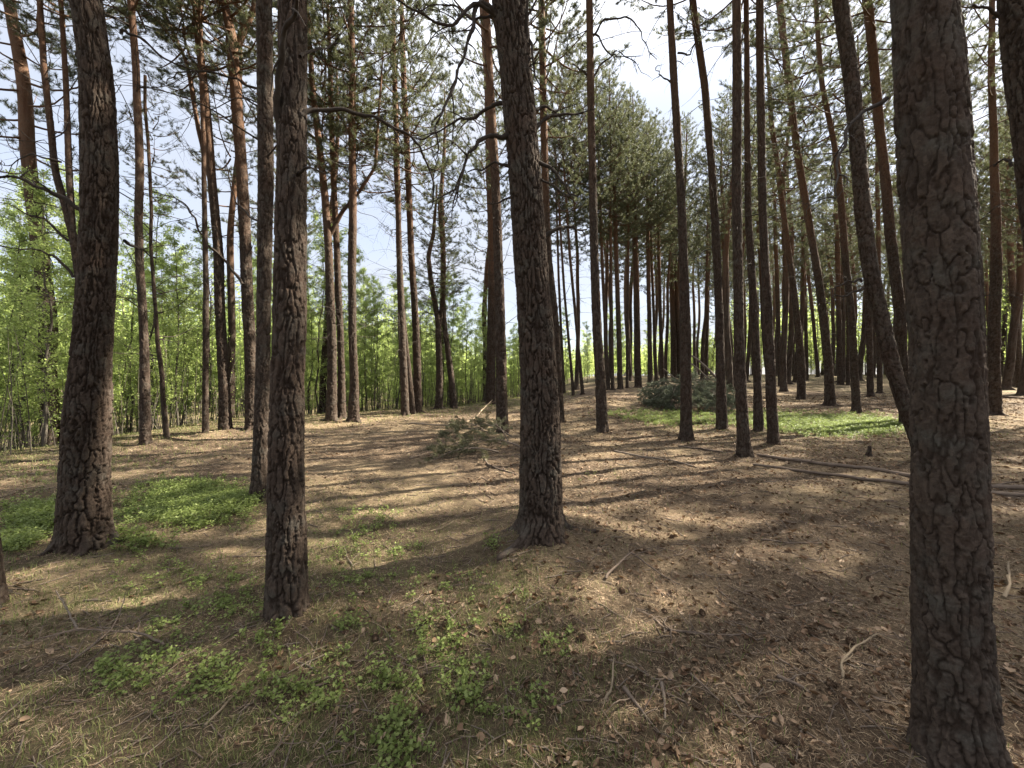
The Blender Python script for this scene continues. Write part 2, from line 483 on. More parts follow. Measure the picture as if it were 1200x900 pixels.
def bark_field(th, z, R, seed, bs=1.0, flaky=False):
    """plated, flaky bark round a stem: openness of the plate (0 in a furrow), relief 0..1, tone"""
    c, s = np.cos(th)*R, np.sin(th)*R
    nz = lambda f, g, k: vnoise(c*f, s*f, z*g, seed+k)
    w1, w2 = nz(11, 5, 3), nz(11, 5, 4)
    w3, w4 = nz(38, 20, 5), nz(38, 20, 6)
    w5, w6 = nz(110, 60, 7), nz(110, 60, 8)
    n = max(6, int(round(2*math.pi*R/(.062*bs))))
    u = th/(2*math.pi)*n + .75*w1 + .32*w3 + .12*w5
    v = z/(.24*bs) + .8*w2 + .30*w4 + .10*w6
    e1, t1 = voro(u, v, n, seed)
    n2 = n*3
    e2, t2 = voro(th/(2*math.pi)*n2 + .8*w3 + .3*w5 + .5*w1, z/.062 + .7*w4 + .3*w6, n2, seed+50)
    n3 = n*7
    e3, t3 = voro(th/(2*math.pi)*n3 + .7*w5, z/.026 + .5*w6, n3, seed+90)
    wide = .20 + .16*sstep(-.5, .6, nz(7, 3, 10))                      # furrows open and close
    plate = sstep(.0, 1.0, e1/wide)
    small = sstep(.0, .12, e2)
    relief = .66*plate + .22*plate*(t1-.4) + .12*plate*np.round(t2*2)/2 + .06*small*plate + .09*(t3-.5) + .11*w5 + .08*w3
    if flaky:                                                          # broad thin scales lying over each other
        wide = .13 + .15*sstep(-.3, .7, nz(6, 2.5, 10)); plate = sstep(.0, 1.0, e1/wide)
        n4 = int(n*1.7); ea, ta = voro(th/(2*math.pi)*n4 + .9*w3 + .35*w5 + .6*w1, z/.095 + .8*w4 + .4*w6 + .5*w2, n4, seed+70)
        relief = .42*plate + .18*plate*(t1-.4) + .34*plate*ta*sstep(.0, .10, ea) + .16*plate*np.round(t2*2)/2 + .10*(t3-.5) + .13*w5 + .06*w3
        t2 = .5*t2+.5*ta
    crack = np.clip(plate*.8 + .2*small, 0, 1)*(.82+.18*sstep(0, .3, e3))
    tone = np.clip(.15 + .35*t1 + .35*t2 + .25*(t3-.5) + .2*w3, 0, 1)
    return crack, relief, tone

def trunk_geo(mb, zs, xs, ys, rs, seed, detail, flare=True, z0=0.0, nside=None, amp=1.0, org=(4.2, 10.0), bs=1.0, camp=1.0):
    """one stem; zs local heights; detail = size of a mesh cell in metres near the bottom"""
    R = float(np.max(rs))
    n = nside or int(np.clip(2*math.pi*R/detail, 10, 240))
    th = np.arange(n)/n*2*math.pi
    T, Z = np.meshgrid(th, zs)
    r = np.repeat(rs[:, None], n, 1)
    plate, relief, tone = bark_field(T, Z, R, seed, bs, flaky=camp < .9)
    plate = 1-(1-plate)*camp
    hi = sstep(org[0], org[1], Z + .9*vnoise(np.cos(T)*1.3, np.sin(T)*1.3, Z*.8, seed+9))
    A = amp*(.019*(1-hi)+.0045*hi)*np.clip(r/.16, .25, 1.3)
    lump = vnoise(np.cos(T)*1.1, np.sin(T)*1.1, Z*1.6, seed+12)*.05*r + vnoise(np.cos(T)*2.2, np.sin(T)*2.2, Z*5, seed+13)*.025*r
    r = r + lump + A*(relief-.75)*1.6
    if flare:
        k = 3 + seed % 3
        lobes = .5+.5*np.cos(T*k + seed) + .35*np.cos(T*(k+2)+seed*2.1)
        r = r + R*(np.exp(-np.maximum(Z, 0)/.10)*(.03+.28*lobes**2) + .35*np.exp(-np.maximum(Z, 0)/.035)*lobes**4)
    v = np.stack([xs[:, None]+r*np.cos(T), ys[:, None]+r*np.sin(T), Z], -1).reshape(-1, 3)
    m = len(zs)
    i = np.arange(m-1)[:, None]*n; j = np.arange(n)[None, :]; k2 = (j+1) % n
    q = np.stack([i+j, i+k2, i+n+k2, i+n+j], -1).reshape(-1, 4)
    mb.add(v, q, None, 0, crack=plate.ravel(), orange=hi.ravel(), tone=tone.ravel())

def dead_twigs(mb, fx, rng, zlo, zhi, n, lmax, rr):
    """short crooked dead branches still fixed to the stem"""
    for i in range(n):
        z = zlo+(zhi-zlo)*rng.random()**.8
        x, y, r = fx(z)
        az = rng.uniform(0, 2*math.pi); h = np.array([math.cos(az), math.sin(az), 0])
        stub = rng.random() < .4
        ln = rng.uniform(.06, .22) if stub else lmax*rng.uniform(.3, 1)
        el = rng.uniform(-.25, .55); cur = rng.uniform(-.55, .25)
        p0 = np.array([x, y, z]) + h*r*.7
        a = p0+h*ln*.5+np.array([0, 0, el*ln*.5]); b = p0+h*ln+np.array([0, 0, (el+cur)*ln])+rng.normal(size=3)*.08*ln
        m = 4 if stub else 9
        pts = smooth_path([p0, a, b], m, 0 if stub else .012*ln, rng)
        r0 = rr*rng.uniform(.6, 1.2)*(1.0 if stub else .55+.45*ln/lmax)
        mb.tube(pts, np.linspace(r0, r0*(.7 if stub else .22), m), 5, 1, crack=1, tone=.3)
        if stub: continue
        for j in range(rng.integers(3, 8)):
            f = rng.integers(3, m); d = unit(rng.normal(size=3)*.6+h*.7+np.array([0, 0, rng.uniform(-.5, .3)]))
            l2 = ln*rng.uniform(.15, .45)
            pt = smooth_path([pts[f], pts[f]+d*l2*.5, pts[f]+d*l2+np.array([0, 0, -.12*l2])], 5, .01, rng)
            mb.tube(pt, np.linspace(r0*.38, r0*.12, 5), 3, 1, crack=1, tone=.3)

class Stem:
    pass

def stem_from_pixels(base, pts, H):
    """stem axis in the vertical plane through the foot, from the photo's foot and higher points (x, y, width)"""
    X, D, Zg = ray(base[0], base[1])
    P = [base]+list(pts)
    px = np.array([p[0] for p in P], float); py = np.array([p[1] for p in P], float)
    w = np.array([p[2] for p in P], float)
    x = (px-CX)/F*D; z = CZ+(HY-py)/F*D - Zg
    z[0] = 0
    d = w*D/F/np.sqrt(1+((px-CX)/F)**2)
    return X, D, Zg, x-X, z, d/2

def finish_stem(x, z, r, H, dz, zf, rng, zstart=-.2, fork=False, rtop=.03):
    sl = float(np.clip((x[-1]-x[-2])/max(.1, z[-1]-z[-2]), -.10, .10))
    zt, xt = z[-1], x[-1]
    ex = np.linspace(zt, H, 8)[1:] if H > zt+.3 else np.array([])
    ux = xt+sl*(ex-zt)*.7
    k = (ex-zt)/max(H-zt, .1)
    ur = r[-1]+(rtop-r[-1])*k**1.1
    zz = np.concatenate([z, ex]); xx = np.concatenate([x, ux]); rr = np.concatenate([r, ur])
    top = zz[-1]
    zs = [zstart if not fork else z[0]]
    while zs[-1] < top:
        q = zs[-1]
        zs.append(q+(dz if q < zf else min(.16, dz+(q-zf)*.1)))
    zs = np.array(zs); zs[-1] = top
    xs = np.interp(zs, zz, xx); rs = np.interp(zs, zz, rr)
    # soften the corners of the polyline
    g = np.linspace(zs[0], top, 240); gxx = np.interp(g, zz, xx); kk = np.hanning(17); kk /= kk.sum()
    pad = np.concatenate([2*gxx[0]-gxx[8:0:-1], gxx, 2*gxx[-1]-gxx[-2:-10:-1]])
    xs = np.interp(zs, g, np.convolve(pad, kk, 'valid'))
    yy = np.cumsum(rng.normal(size=12)*.05); yy -= yy[0]
    ys = np.interp(zs, np.linspace(0, max(top, 1), 12), yy)*.6
    return zs, xs, ys, rs

PINES = []; POS = []

def pine(label, base, pts, H=18.5, zc=9.5, crown=('c', 0, 1.0), seed=1, forks=(), twigs=14, tmax=1.3, group=None, tlo=2.6, branches=(), name='pine_tree', org=(4.2, 10.0), amp=1.0, bs=1.0, camp=1.0):
    rng = np.random.default_rng(seed*31+5)
    X, D, Zg, x, z, r = stem_from_pixels(base, pts, H)
    t = thing(name, label, 'pine tree', (X, D, Zg), group)
    dz = float(np.clip(D*.0023, .0046, .04)); zf = min(H, (D*.98)+1.9)
    zs, xs, ys, rs = finish_stem(x, z, r, H, dz, zf, rng)
    mb = MB()
    trunk_geo(mb, zs, xs, ys, rs, seed, dz, True, org=org, amp=amp, bs=bs, camp=camp)
    fx = lambda q: (float(np.interp(q, zs, xs)), float(np.interp(q, zs, ys)), float(np.interp(q, zs, rs)))
    dead_twigs(mb, fx, rng, tlo, min(zc+1.5, H-1), int(twigs*1.9), tmax*1.15, .0125)
    tops = [(fx, H)]
    for fp, fH in forks:                                   # second leaders
        q = [(p[0], p[1], p[2]) for p in fp]
        fx_ = np.array([(p[0]-CX)/F*D - X for p in q]); fz_ = np.array([CZ+(HY-p[1])/F*D-Zg for p in q])
        fr_ = np.array([p[2]*D/F/2/math.sqrt(1+((p[0]-CX)/F)**2) for p in q])
        a, b, c, d = finish_stem(fx_, fz_, fr_, fH, max(dz, .02), zf, rng, fork=True, rtop=.02)
        c = c+float(np.interp(a[0], zs, ys))
        trunk_geo(mb, a, b, c, d, seed+40, max(dz, .02), False, org=org)
        tops.append(((lambda A, B, C_, D_: (lambda q: (float(np.interp(q, A, B)), float(np.interp(q, A, C_)), float(np.interp(q, A, D_)))))(a, b, c, d), fH))
    obj('trunk', mb.mesh('trunk', [M['bark'], M['dead']]), t)
    if crown:
        for fx_, h_ in tops:
            kind, ci, sc = crown
            me = {'c': CROWNS, 'd': DENSE, 's': SPARSE, 'y': SMALL}[kind]; me = me[ci % len(me)]
            zb = zc if h_ > zc+2 else h_-3
            cx_, cy_, _ = fx_(zb); tx, ty, _ = fx_(h_)
            o = obj('crown', me, t, (cx_, cy_, zb))
            L = h_-zb; o.scale = (sc*min(1.2, .55+L/16), sc*min(1.2, .55+L/16), L/9)
            o.rotation_euler = (-(ty-cy_)/L, (tx-cx_)/L, rng.uniform(0, 6.28))
    for br in branches:
        add_branch(t, (X, D, Zg), br, rng)
    POS.append((X, D)); PINES.append(t)
    if D < 13: MOUNDS.append((X, D, .16+2.0*float(rs[0])))
    return t

def add_branch(t, o0, br, rng):
    """a dead branch traced from the photo: px points, width at the start in px, depth swing at its tip in metres"""
    pts, w0, dy = br
    X, D, Zg = o0
    m = len(pts); P = []
    for i, (px, py) in enumerate(pts):
        d = D+dy*(i/(m-1))**1.2
        P.append(at(px, py, d)-np.array([X, D, Zg]))
    P = smooth_path(P, 6*m, .004*D*.4, rng)
    ln = np.linalg.norm(np.diff(P, axis=0), axis=1).sum()
    r0 = w0*D/F/2
    mb = MB(); k = len(P)
    mb.tube(P, np.linspace(r0, r0*.28, k)*(1+.10*rng.normal(size=k)), 7)
    for j in range(int(3+ln*3)):
        f = rng.integers(k//3, k); dd = unit(rng.normal(size=3)+unit(P[f]-P[f-1])*.9)
        l2 = rng.uniform(.06, .34)*min(1.2, ln)
        s = smooth_path([P[f], P[f]+dd*l2*.5, P[f]+dd*l2+np.array([0, 0, -.15*l2])], 6, .006, rng)
        mb.tube(s, np.linspace(r0*.35, r0*.10, 6), 4)
        if rng.random() < .6:
            d2 = unit(dd+rng.normal(size=3)*.7)
            mb.tube(smooth_path([s[3], s[3]+d2*l2*.3, s[3]+d2*l2*.55], 4), np.linspace(r0*.16, r0*.06, 4), 3)
    obj('dead_branch', mb.mesh('dead_branch', [M['dead']]), t)

B = lambda w, dy, *p: (p, w, dy)

pine('massive pine trunk filling right foreground with large flaky bark plates', (1125, 903, 122),
     [(1117, 860, 113), (1115, 800, 104), (1108, 700, 97), (1104, 600, 95), (1101, 500, 92), (1096, 400, 87), (1090, 300, 90), (1085, 200, 89), (1078, 100, 84), (1074, 0, 78)],
     19, 10, ('c', 1, 1), 3, twigs=6, tlo=3.6, org=(8, 15), amp=.75, bs=1.05, camp=.75,
     branches=[B(5, -.25, (1038, 116), (1007, 137), (990, 167), (982, 200), (978, 232))])
pine('central foreground pine with deeply furrowed trunk sunlit along its edge', (634, 629, 58),
     [(634, 600, 50), (633, 500, 45), (630, 400, 42), (622, 300, 39), (615, 200, 37), (606, 100, 37), (597, 0, 41)],
     18, 9.5, ('c', 0, 1), 5, twigs=4, tlo=5.5, bs=.86, amp=.9, org=(8, 15),
     branches=[B(5, .5, (597, 127), (578, 130), (557, 140), (540, 143), (513, 160), (487, 171)),
               B(7, -.3, (604, 165), (588, 162), (567, 168), (550, 188), (539, 228)),
               B(5, .2, (606, 196), (590, 193), (573, 193), (548, 202)),
               B(3.5, .2, (613, 231), (597, 229), (572, 236)),
               B(6, -.5, (590, 22), (562, 3), (553, 40), (537, 83), (523, 130), (507, 150)),
               B(5, -.6, (592, 28), (560, 8), (530, 33), (487, 17), (452, -4)),
               B(4, .3, (594, 32), (575, 20), (553, 26), (533, 12), (510, 9), (480, 20)),
               B(7, .2, (624, 165), (633, 150), (653, 137), (688, 132)),
               B(5, .3, (617, 129), (640, 128), (657, 138)),
               B(5, -.3, (622, 193), (643, 200), (660, 220), (673, 239)),
               B(3.5, -.3, (624, 207), (645, 212), (668, 232)),
               B(6.5, .2, (630, 286), (653, 272), (670, 268), (688, 271)),
               B(8, -.15, (609, 130), (619, 92), (616, 45), (620, -10)),
               B(5, -.2, (615, 70), (626, 45), (632, 75), (637, 98))])
pine('upright dark pine standing in left foreground with bilberry round its foot', (337, 729, 55),
     [(337, 700, 52), (336, 650, 49), (335, 600, 45), (337, 500, 42), (339, 400, 41), (339, 300, 39), (340, 200, 37), (340, 100, 35), (338, 0, 36)],
     17.5, 9, ('c', 2, 1), 8, twigs=4, tlo=4.5, bs=.86, amp=.9, org=(8, 15),
     branches=[B(6, .7, (352, 140), (370, 135), (410, 134), (445, 143), (480, 160), (500, 185), (513, 225), (508, 247)),
               B(9, -.35, (333, 170), (329, 130), (332, 85), (338, 40), (350, 8), (360, -12)),
               B(4, .4, (352, 66), (375, 58), (398, 49)), B(4, -.2, (352, 205), (362, 197), (382, 201))])
pine('thick leaning pine on the left with swollen root flare and coarse bark', (99, 646, 80),
     [(101, 620, 70), (102, 600, 66), (104, 560, 62), (108, 500, 60), (119, 400, 48), (126, 300, 46), (131, 200, 45), (130, 100, 41), (119, 0, 38)],
     18.5, 10, ('c', 3, 1.1), 11, twigs=4, tlo=5,
     branches=[B(6.5, -.3, (107, 258), (82, 236), (42, 214), (0, 204), (-40, 197)),
               B(5, -.3, (118, 85), (98, 68), (90, 42), (88, 12), (80, -20)),
               B(4, .4, (146, 282), (163, 290), (182, 301)),
               B(3.5, .3, (142, 40), (165, 48), (200, 75), (235, 92), (262, 120))])
pine('knobbly pine trunk cut off by the left edge of the view', (-16, 716, 62),
     [(-14, 690, 50), (-18, 600, 46), (-26, 540, 42), (-40, 440, 40), (-60, 300, 38)], 17, 9, ('c', 4, 1), 13, twigs=3, org=(8, 15))
pine('pine with sunlit side right behind the upright left foreground trunk', (302, 588, 22),
     [(304, 560, 20), (306, 500, 19), (308, 400, 17), (309, 300, 18), (311, 200, 19), (310, 100, 20), (309, 0, 20)],
     18, 10, ('c', 1, .9), 17, twigs=12, tlo=4, bs=.86, amp=.9, org=(8, 15),
     branches=[B(3, -.5, (303, 104), (275, 92), (247, 85), (207, 85), (196, 100)), B(2.5, .3, (302, 262), (285, 250), (270, 225), (262, 180))])
pine('pine with forked upper stem half hidden by the thick leaning trunk', (118, 528, 17),
     [(108, 470, 15), (98, 400, 13.5), (92, 340, 13), (86, 290, 12), (76, 245, 11), (62, 200, 10), (55, 100, 9), (48, 0, 8)], 17.5, 9.0, ('c', 0, 1.1), 19,
     forks=[([(84, 285, 10), (80, 240, 9.5), (76, 190, 9), (70, 100, 8), (60, 0, 7)], 17)], twigs=26, tmax=2.2,
     branches=[B(3, -.4, (86, 325), (62, 303), (35, 297), (0, 292)), B(3, -.5, (80, 282), (58, 262), (40, 256), (10, 240)), B(2.5, .3, (72, 190), (40, 183), (0, 196))])
pine('slim pine rising just right of the thick leaning trunk', (171, 523, 16),
     [(170, 500, 15), (168, 400, 11.5), (162, 300, 10.5), (160, 200, 11), (153, 100, 10), (148, 0, 9.5)], 18.5, 9.6, ('c', 2, 1.1), 23, twigs=22, tmax=1.9)
pine('dark crooked slender tree before the bright green thicket on the left', (196, 517, 8),
     [(193, 480, 7), (188, 420, 6), (182, 350, 5), (180, 300, 4.5)], 8.5, 5, ('y', 0, .7), 25, twigs=18, tmax=1.6, tlo=1.5)
pine('orange barked pine with thin side stem in a pair left of centre', (264, 507, 17),
     [(263, 460, 14.5), (260, 400, 13), (256, 300, 12.5), (248, 200, 11), (241, 100, 10), (231, 0, 9.5)], 18.5, 9.5, ('c', 3, 1), 29,
     forks=[([(250, 262, 6), (243, 210, 6), (229, 150, 6), (215, 70, 5), (184, 0, 4)], 16)], twigs=20, tmax=1.9,
     branches=[B(3.2, -.6, (284, 333), (262, 303), (242, 280), (228, 252), (207, 233), (163, 217))])
pine('thin rust coloured pine close left of the orange barked one', (241, 510, 9),
     [(241, 460, 8), (242, 400, 8), (241, 300, 7), (239, 200, 6)], 14, 9, ('s', 0, .8), 31, twigs=10)
pine('stout forked pine whose top splits into a wide Y', (296, 505, 19),
     [(295, 450, 16), (294, 400, 14.5), (289, 300, 14.5), (284, 200, 14), (276, 100, 14), (271, 40, 14), (262, 0, 10)], 18.5, 9.5, ('c', 4, 1.1), 37,
     forks=[([(273, 48, 10), (281, 25, 9), (293, 0, 8)], 18)], twigs=20, tmax=1.7)
pine('left one of three pines beside each other at the crest', (388, 493, 14),
     [(389, 450, 12), (389, 400, 11), (386, 300, 9.5), (381, 230, 9), (378, 200, 8.5), (367, 100, 7)], 17, 8.2, ('c', 2, 1.1), 41,
     forks=[([(386, 275, 6), (400, 248, 5.5), (420, 225, 4.5), (440, 195, 4)], 13)], twigs=20, tmax=1.8)
pine('middle dark stem of the three pines at the crest', (400, 491, 12),
     [(400, 450, 9.5), (399, 400, 8), (395, 300, 8), (390, 200, 7), (387, 120, 6.5)], 16.5, 8.6, ('c', 1, 1), 43, twigs=18, tmax=1.6)
pine('straight pale pine lit from the side, right one of three at the crest', (414, 494, 15),
     [(416, 450, 10.5), (415, 400, 9.5), (414, 300, 10), (414, 200, 9), (414, 100, 8.5), (413, 0, 8)], 18, 9.5, ('c', 0, 1), 47, twigs=24, tmax=2.0)
pine('slender pine with many bare side branches left of the reddish pine', (475, 487, 10),
     [(473, 440, 9.5), (471, 400, 9), (468, 300, 7), (466, 200, 6.5), (463, 100, 6)], 18.5, 8.2, ('c', 3, 1.05), 53, twigs=34, tmax=2.3, tlo=1.8)
pine('short leaning stem just right of the slender many branched pine', (484, 485, 8), [(479, 440, 7), (474, 390, 6.5), (470, 340, 6)], 11, 7, ('s', 1, .8), 59, twigs=8)
pine('straight reddish pine in front of the thicket left of centre', (489, 484, 12),
     [(489, 440, 9.5), (487, 380, 8.5), (482, 300, 7.5), (478, 200, 7.5), (473, 100, 7), (471, 30, 6)], 18.5, 8.8, ('c', 4, 1), 61, twigs=22, tmax=1.8)
pine('low pine splitting into two crooked stems, dark needles half way up', (514, 479, 9),
     [(515, 440, 8), (514, 400, 7.5), (513, 375, 7), (505, 330, 6), (502, 300, 5.5), (508, 275, 4.5)], 10.5, 4.2, ('y', 1, 1.25), 67,
     forks=[([(514, 380, 5.5), (519, 340, 5), (518, 300, 4.5), (514, 260, 3.5)], 10)], twigs=16, tmax=1.4, tlo=2)
pine('dark bent stem leaning against the low two stemmed pine', (532, 478, 9), [(530, 450, 7.5), (525, 410, 7), (521, 380, 6), (520, 350, 5)], 9, 4.4, ('y', 0, 1.2), 71, twigs=10, tlo=2)
pine('rusty red pine, left one of the close pair left of the central trunk', (575, 474, 12),
     [(575, 440, 11), (576, 400, 10.5), (577, 300, 9.5), (574, 200, 9), (572, 100, 9), (565, 0, 8)], 19, 9.5, ('c', 1, 1), 73, twigs=20, tmax=1.6)
pine('grey brown pine of the close pair, brushwood lying at its foot', (589, 509, 15),
     [(588, 470, 13.5), (587, 400, 12), (584, 300, 10.5), (580, 200, 10.5), (574, 100, 9.5), (569, 0, 9)], 19, 9.2, ('c', 2, 1), 79, twigs=20, tmax=1.6)
pine('pine partly hidden just right behind the central foreground trunk', (656, 496, 11),
     [(654, 440, 10), (651, 380, 10), (642, 300, 9.5), (639, 200, 8.5), (637, 100, 8.5), (635, 0, 8)], 18.5, 8.8, ('d', 0, 1), 83, twigs=20, tmax=1.7)
pine('straight bare pine left of the sky gap', (706, 508, 15),
     [(704, 460, 12.5), (700, 400, 11.5), (696, 300, 10), (694, 200, 9), (692, 100, 8.5), (690, 0, 8)], 19, 12.5, ('s', 0, .9), 89, twigs=10, org=(5, 14), tmax=1.4,
     branches=[B(2.6, -.4, (695, 42), (715, 25), (740, 20), (758, 50), (768, 72)), B(2.4, .5, (696, 90), (712, 67), (730, 63), (752, 82)),
               B(2.2, -.3, (694, 40), (712, 62), (724, 66), (748, 72)), B(2.5, .3, (692, 93), (676, 82), (661, 67))])
pine('straight pine with bare trunk on the right side of the sky gap', (804, 518, 17),
     [(804, 490, 14), (804, 400, 13), (801, 300, 10.5), (797, 200, 10), (791, 100, 9), (785, 0, 8)], 19, 13, ('s', 1, .9), 97, twigs=8, org=(5, 14), tmax=1.2, tlo=4,
     branches=[B(2.2, .2, (791, 98), (780, 88), (771, 82)), B(2.2, -.3, (794, 62), (806, 58), (815, 32), (822, 20))])
pine('pine leaning to the left that stands beside the brush heap', (846, 504, 15),
     [(845, 450, 11.5), (843, 350, 10), (839, 280, 10), (835, 200, 9), (827, 100, 9), (813, 0, 8.5)], 19, 11.5, ('c', 3, 1), 101, twigs=14, org=(5, 14), tmax=1.5)
pine('nearest and thickest of the row of straight pines right of centre', (873, 539, 20),
     [(871, 500, 15), (868, 400, 13), (866, 300, 12), (866, 200, 12), (865, 100, 11.5), (863, 0, 11)], 19.5, 11, ('c', 0, 1), 103, twigs=10, org=(5, 14), tmax=1.4)
pine('thin dark pine between two thicker ones in the row right of centre', (889, 508, 13),
     [(888, 450, 10.5), (885, 350, 10), (879, 250, 8.5), (877, 150, 7.5), (875, 0, 6.5)], 18.5, 10.5, ('c', 1, 1), 107, twigs=14, org=(5, 14), tmax=1.4)
pine('straight reddish pine at the right end of the row, beside the long logs', (907, 524, 15.5),
     [(904, 480, 13), (901, 400, 12), (897, 300, 10.5), (895, 200, 10), (894, 100, 10), (893, 0, 9.5)], 19, 10.5, ('c', 4, 1), 109, twigs=12, org=(5, 14), tmax=1.4)
pine('slender pine curving left above the green patch', (939, 468, 11.5),
     [(938, 430, 10.5), (934, 390, 9), (928, 340, 8), (922, 300, 7.5), (911, 220, 6.5), (901, 140, 6)], 17.5, 9, ('c', 2, 1.05), 113, twigs=20, tmax=1.6)
pine('orange stemmed pine bending left, second beyond the green patch', (973, 475, 14),
     [(971, 430, 11.5), (966, 370, 11), (955, 290, 9.5), (943, 210, 9), (934, 150, 8.5), (926, 80, 8.5), (917, 0, 9)], 18.5, 9.5, ('c', 0, 1.05), 127,
     forks=[([(938, 130, 6), (948, 150, 6), (962, 165, 5), (972, 178, 4)], 9)] and [], twigs=22, tmax=1.7)
pine('straight dark pine at the far edge of the green patch', (1004, 484, 12),
     [(1002, 430, 10), (998, 370, 9.5), (989, 300, 9), (984, 230, 8.5), (976, 170, 7), (962, 100, 6.5), (955, 0, 6)], 18, 9.5, ('c', 3, 1), 131, twigs=20, tmax=1.6)
pine('dark leaning pine whose trunk vanishes behind the massive right one', (1086, 545, 24),
     [(1067, 490, 22), (1052, 450, 21.5), (1039, 400, 21.5), (1020, 320, 21), (1010, 250, 20.5), (1005, 190, 20), (999, 100, 20), (987, 0, 19.5)], 18, 10, ('c', 1, 1), 137, twigs=8, tlo=4.5, org=(8, 15),
     branches=[B(3.5, -.2, (1012, 337), (992, 344), (974, 347)), B(3, -.3, (1010, 330), (990, 333), (965, 340))])
pine('pale orange pine rising behind the dark leaning one', (1062, 500, 17),
     [(1056, 440, 15), (1046, 350, 14), (1037, 280, 13.5), (1031, 200, 12.5), (1021, 100, 12), (1010, 0, 12)], 18.5, 10, ('c', 4, 1), 139, twigs=14, tmax=1.4)
pine('far stem in the gap between the dark leaning pine and straight dark one', (1020, 465, 9), [(1020, 400, 8.5), (1019, 340, 8), (1016, 250, 7), (1012, 150, 6)], 18, 9.5, ('c', 2, 1), 149, twigs=16)
pine('reddish leaning pine just right of the massive foreground trunk', (1152, 519, 15),
     [(1152, 470, 14.5), (1151, 400, 14), (1149, 330, 13), (1143, 270, 13), (1137, 200, 12.5), (1127, 130, 12), (1114, 40, 11)], 18, 10, ('c', 0, 1), 151, twigs=14, tmax=1.5)
pine('straight brown pine right of the reddish leaning one', (1166, 486, 19),
     [(1166, 430, 17), (1165, 350, 16), (1164, 250, 12.5), (1162, 150, 10), (1160, 60, 9)], 18.5, 10, ('c', 1, 1), 157, twigs=14, tmax=1.5)
pine('slim reddish pine close to the right edge of the view', (1195, 454, 10), [(1192, 400, 9.5), (1187, 320, 9), (1184, 250, 8), (1180, 150, 7)], 18, 9.5, ('c', 3, 1), 163, twigs=16)
pine('dark rough pine leaning in at the upper right corner', (1262, 640, 60),
     [(1252, 560, 52), (1240, 470, 48), (1228, 380, 45), (1218, 300, 44), (1204, 200, 43), (1188, 100, 43), (1178, 0, 44)], 17, 9.5, ('c', 2, 1), 167, twigs=4, tlo=5, org=(8, 15),
     branches=[B(4, -.2, (1165, 20), (1150, 16), (1135, 10), (1122, 12)), B(3.5, .2, (1185, 195), (1170, 193), (1160, 200))])

# pines at the back of the wood, foot (x, y, width) from the photo
far_list = [
    ('thin stem at left end of the group below the dense green crowns', (661, 461, 4), 655, 330), ('thin leaning stem next to the leftmost far stem', (672, 463, 4), 661, 340),
    ('slightly thicker leaning stem left of the straight bare pine', (683, 462, 4.5), 668, 300), ('thin far stem touching the right side of the straight bare pine', (713, 457, 5), 705, 300),
    ('slender far pine first right of the straight bare pine', (718, 457, 4.5), 716, 280), ('darker far pine of the tight trio under the dense crowns', (727, 456, 7), 722, 280),
    ('thin far pine right of the tight trio', (735, 455, 4), 737, 280), ('broad based dark far pine standing on the rise', (748, 454, 9), 744, 270),
    ('straight far pine next to the broad based one', (762, 453, 6.5), 759, 270), ('thin far pine between two straighter ones on the rise', (769, 451, 4.5), 764, 300),
    ('gently curved far pine left of the brush heap', (776, 450, 5.5), 771, 270), ('dark far pine directly behind the brush heap', (790, 443, 8), 786, 270),
    ('far pine hidden partly by the bare pine near the brush heap', (796, 443, 7), 790, 260), ('far pine over the poles of the brush heap', (826, 441, 7.5), 830, 300),
    ('grey far pine just behind the pine that leans left', (853, 441, 8), 850, 270), ('far pine seen between the row of straight pines', (915, 453, 6.5), 908, 270),
    ('thin far stem left of the slender curving pine', (925, 434, 5), 922, 250), ('thin far stem right of the slender curving pine', (945, 446, 5.5), 940, 240),
    ('leaning far stem left of the orange bending pine', (959, 442, 5.5), 945, 290), ('far pine just right of the orange bending pine', (985, 451, 8), 980, 250),
    ('far stem left of the straight dark pine beyond the green patch', (994, 451, 5), 992, 240), ('far pine touching the left side of the dark leaning trunk', (1031, 461, 7.5), 1028, 250),
    ('thin far stem between the two right hand pines', (1178, 434, 6), 1176, 250), ('thin far stem behind the massive trunk towards the right', (1135, 445, 6), 1130, 260),
]
for i, (lab, base, tx, ty) in enumerate(far_list):
    bx, by, w = base
    pine(lab, base, [(bx+(tx-bx)*.3, by+(ty-by)*.3, w*.86), (bx+(tx-bx)*.62, by+(ty-by)*.62, w*.8), (tx, ty, w*.74)],
         17.5+(i*7 % 5)*.5, 8.5+(i*5 % 4)*.5, ('d' if bx < 860 else 'c', i, .95), 400+i*3, twigs=8, tmax=1.2)

build_ground()

# the rest of the wood: copies of four stems
def stem_proto(seed, H, r0):
    rng = np.random.default_rng(seed)
    zs = np.concatenate([np.linspace(-.3, 2, 16), np.linspace(2.2, H, 46)])
    c = np.cumsum(rng.normal(size=(10, 2))*.10, 0); c -= c[0]
    g = np.linspace(0, H, 10)
    xs = np.interp(zs, g, c[:, 0]); ys = np.interp(zs, g, c[:, 1])
    k = np.hanning(9); k /= k.sum()
    xs = np.convolve(np.pad(xs, 4, 'edge'), k, 'valid'); ys = np.convolve(np.pad(ys, 4, 'edge'), k, 'valid')
    rs = r0*np.interp(zs/H, [0, .03, .12, .5, .8, 1], [1.25, 1.08, 1, .78, .5, .12])
    mb = MB(); trunk_geo(mb, zs, xs, ys, rs, seed, .06, True, nside=18)
    fx = lambda q: (float(np.interp(q, zs, xs)), float(np.interp(q, zs, ys)), float(np.interp(q, zs, rs)))
    dead_twigs(mb, fx, rng, 2.5, 10, 22, 1.5, .014)
    return mb.mesh('trunk', [M['bark'], M['dead']]), fx

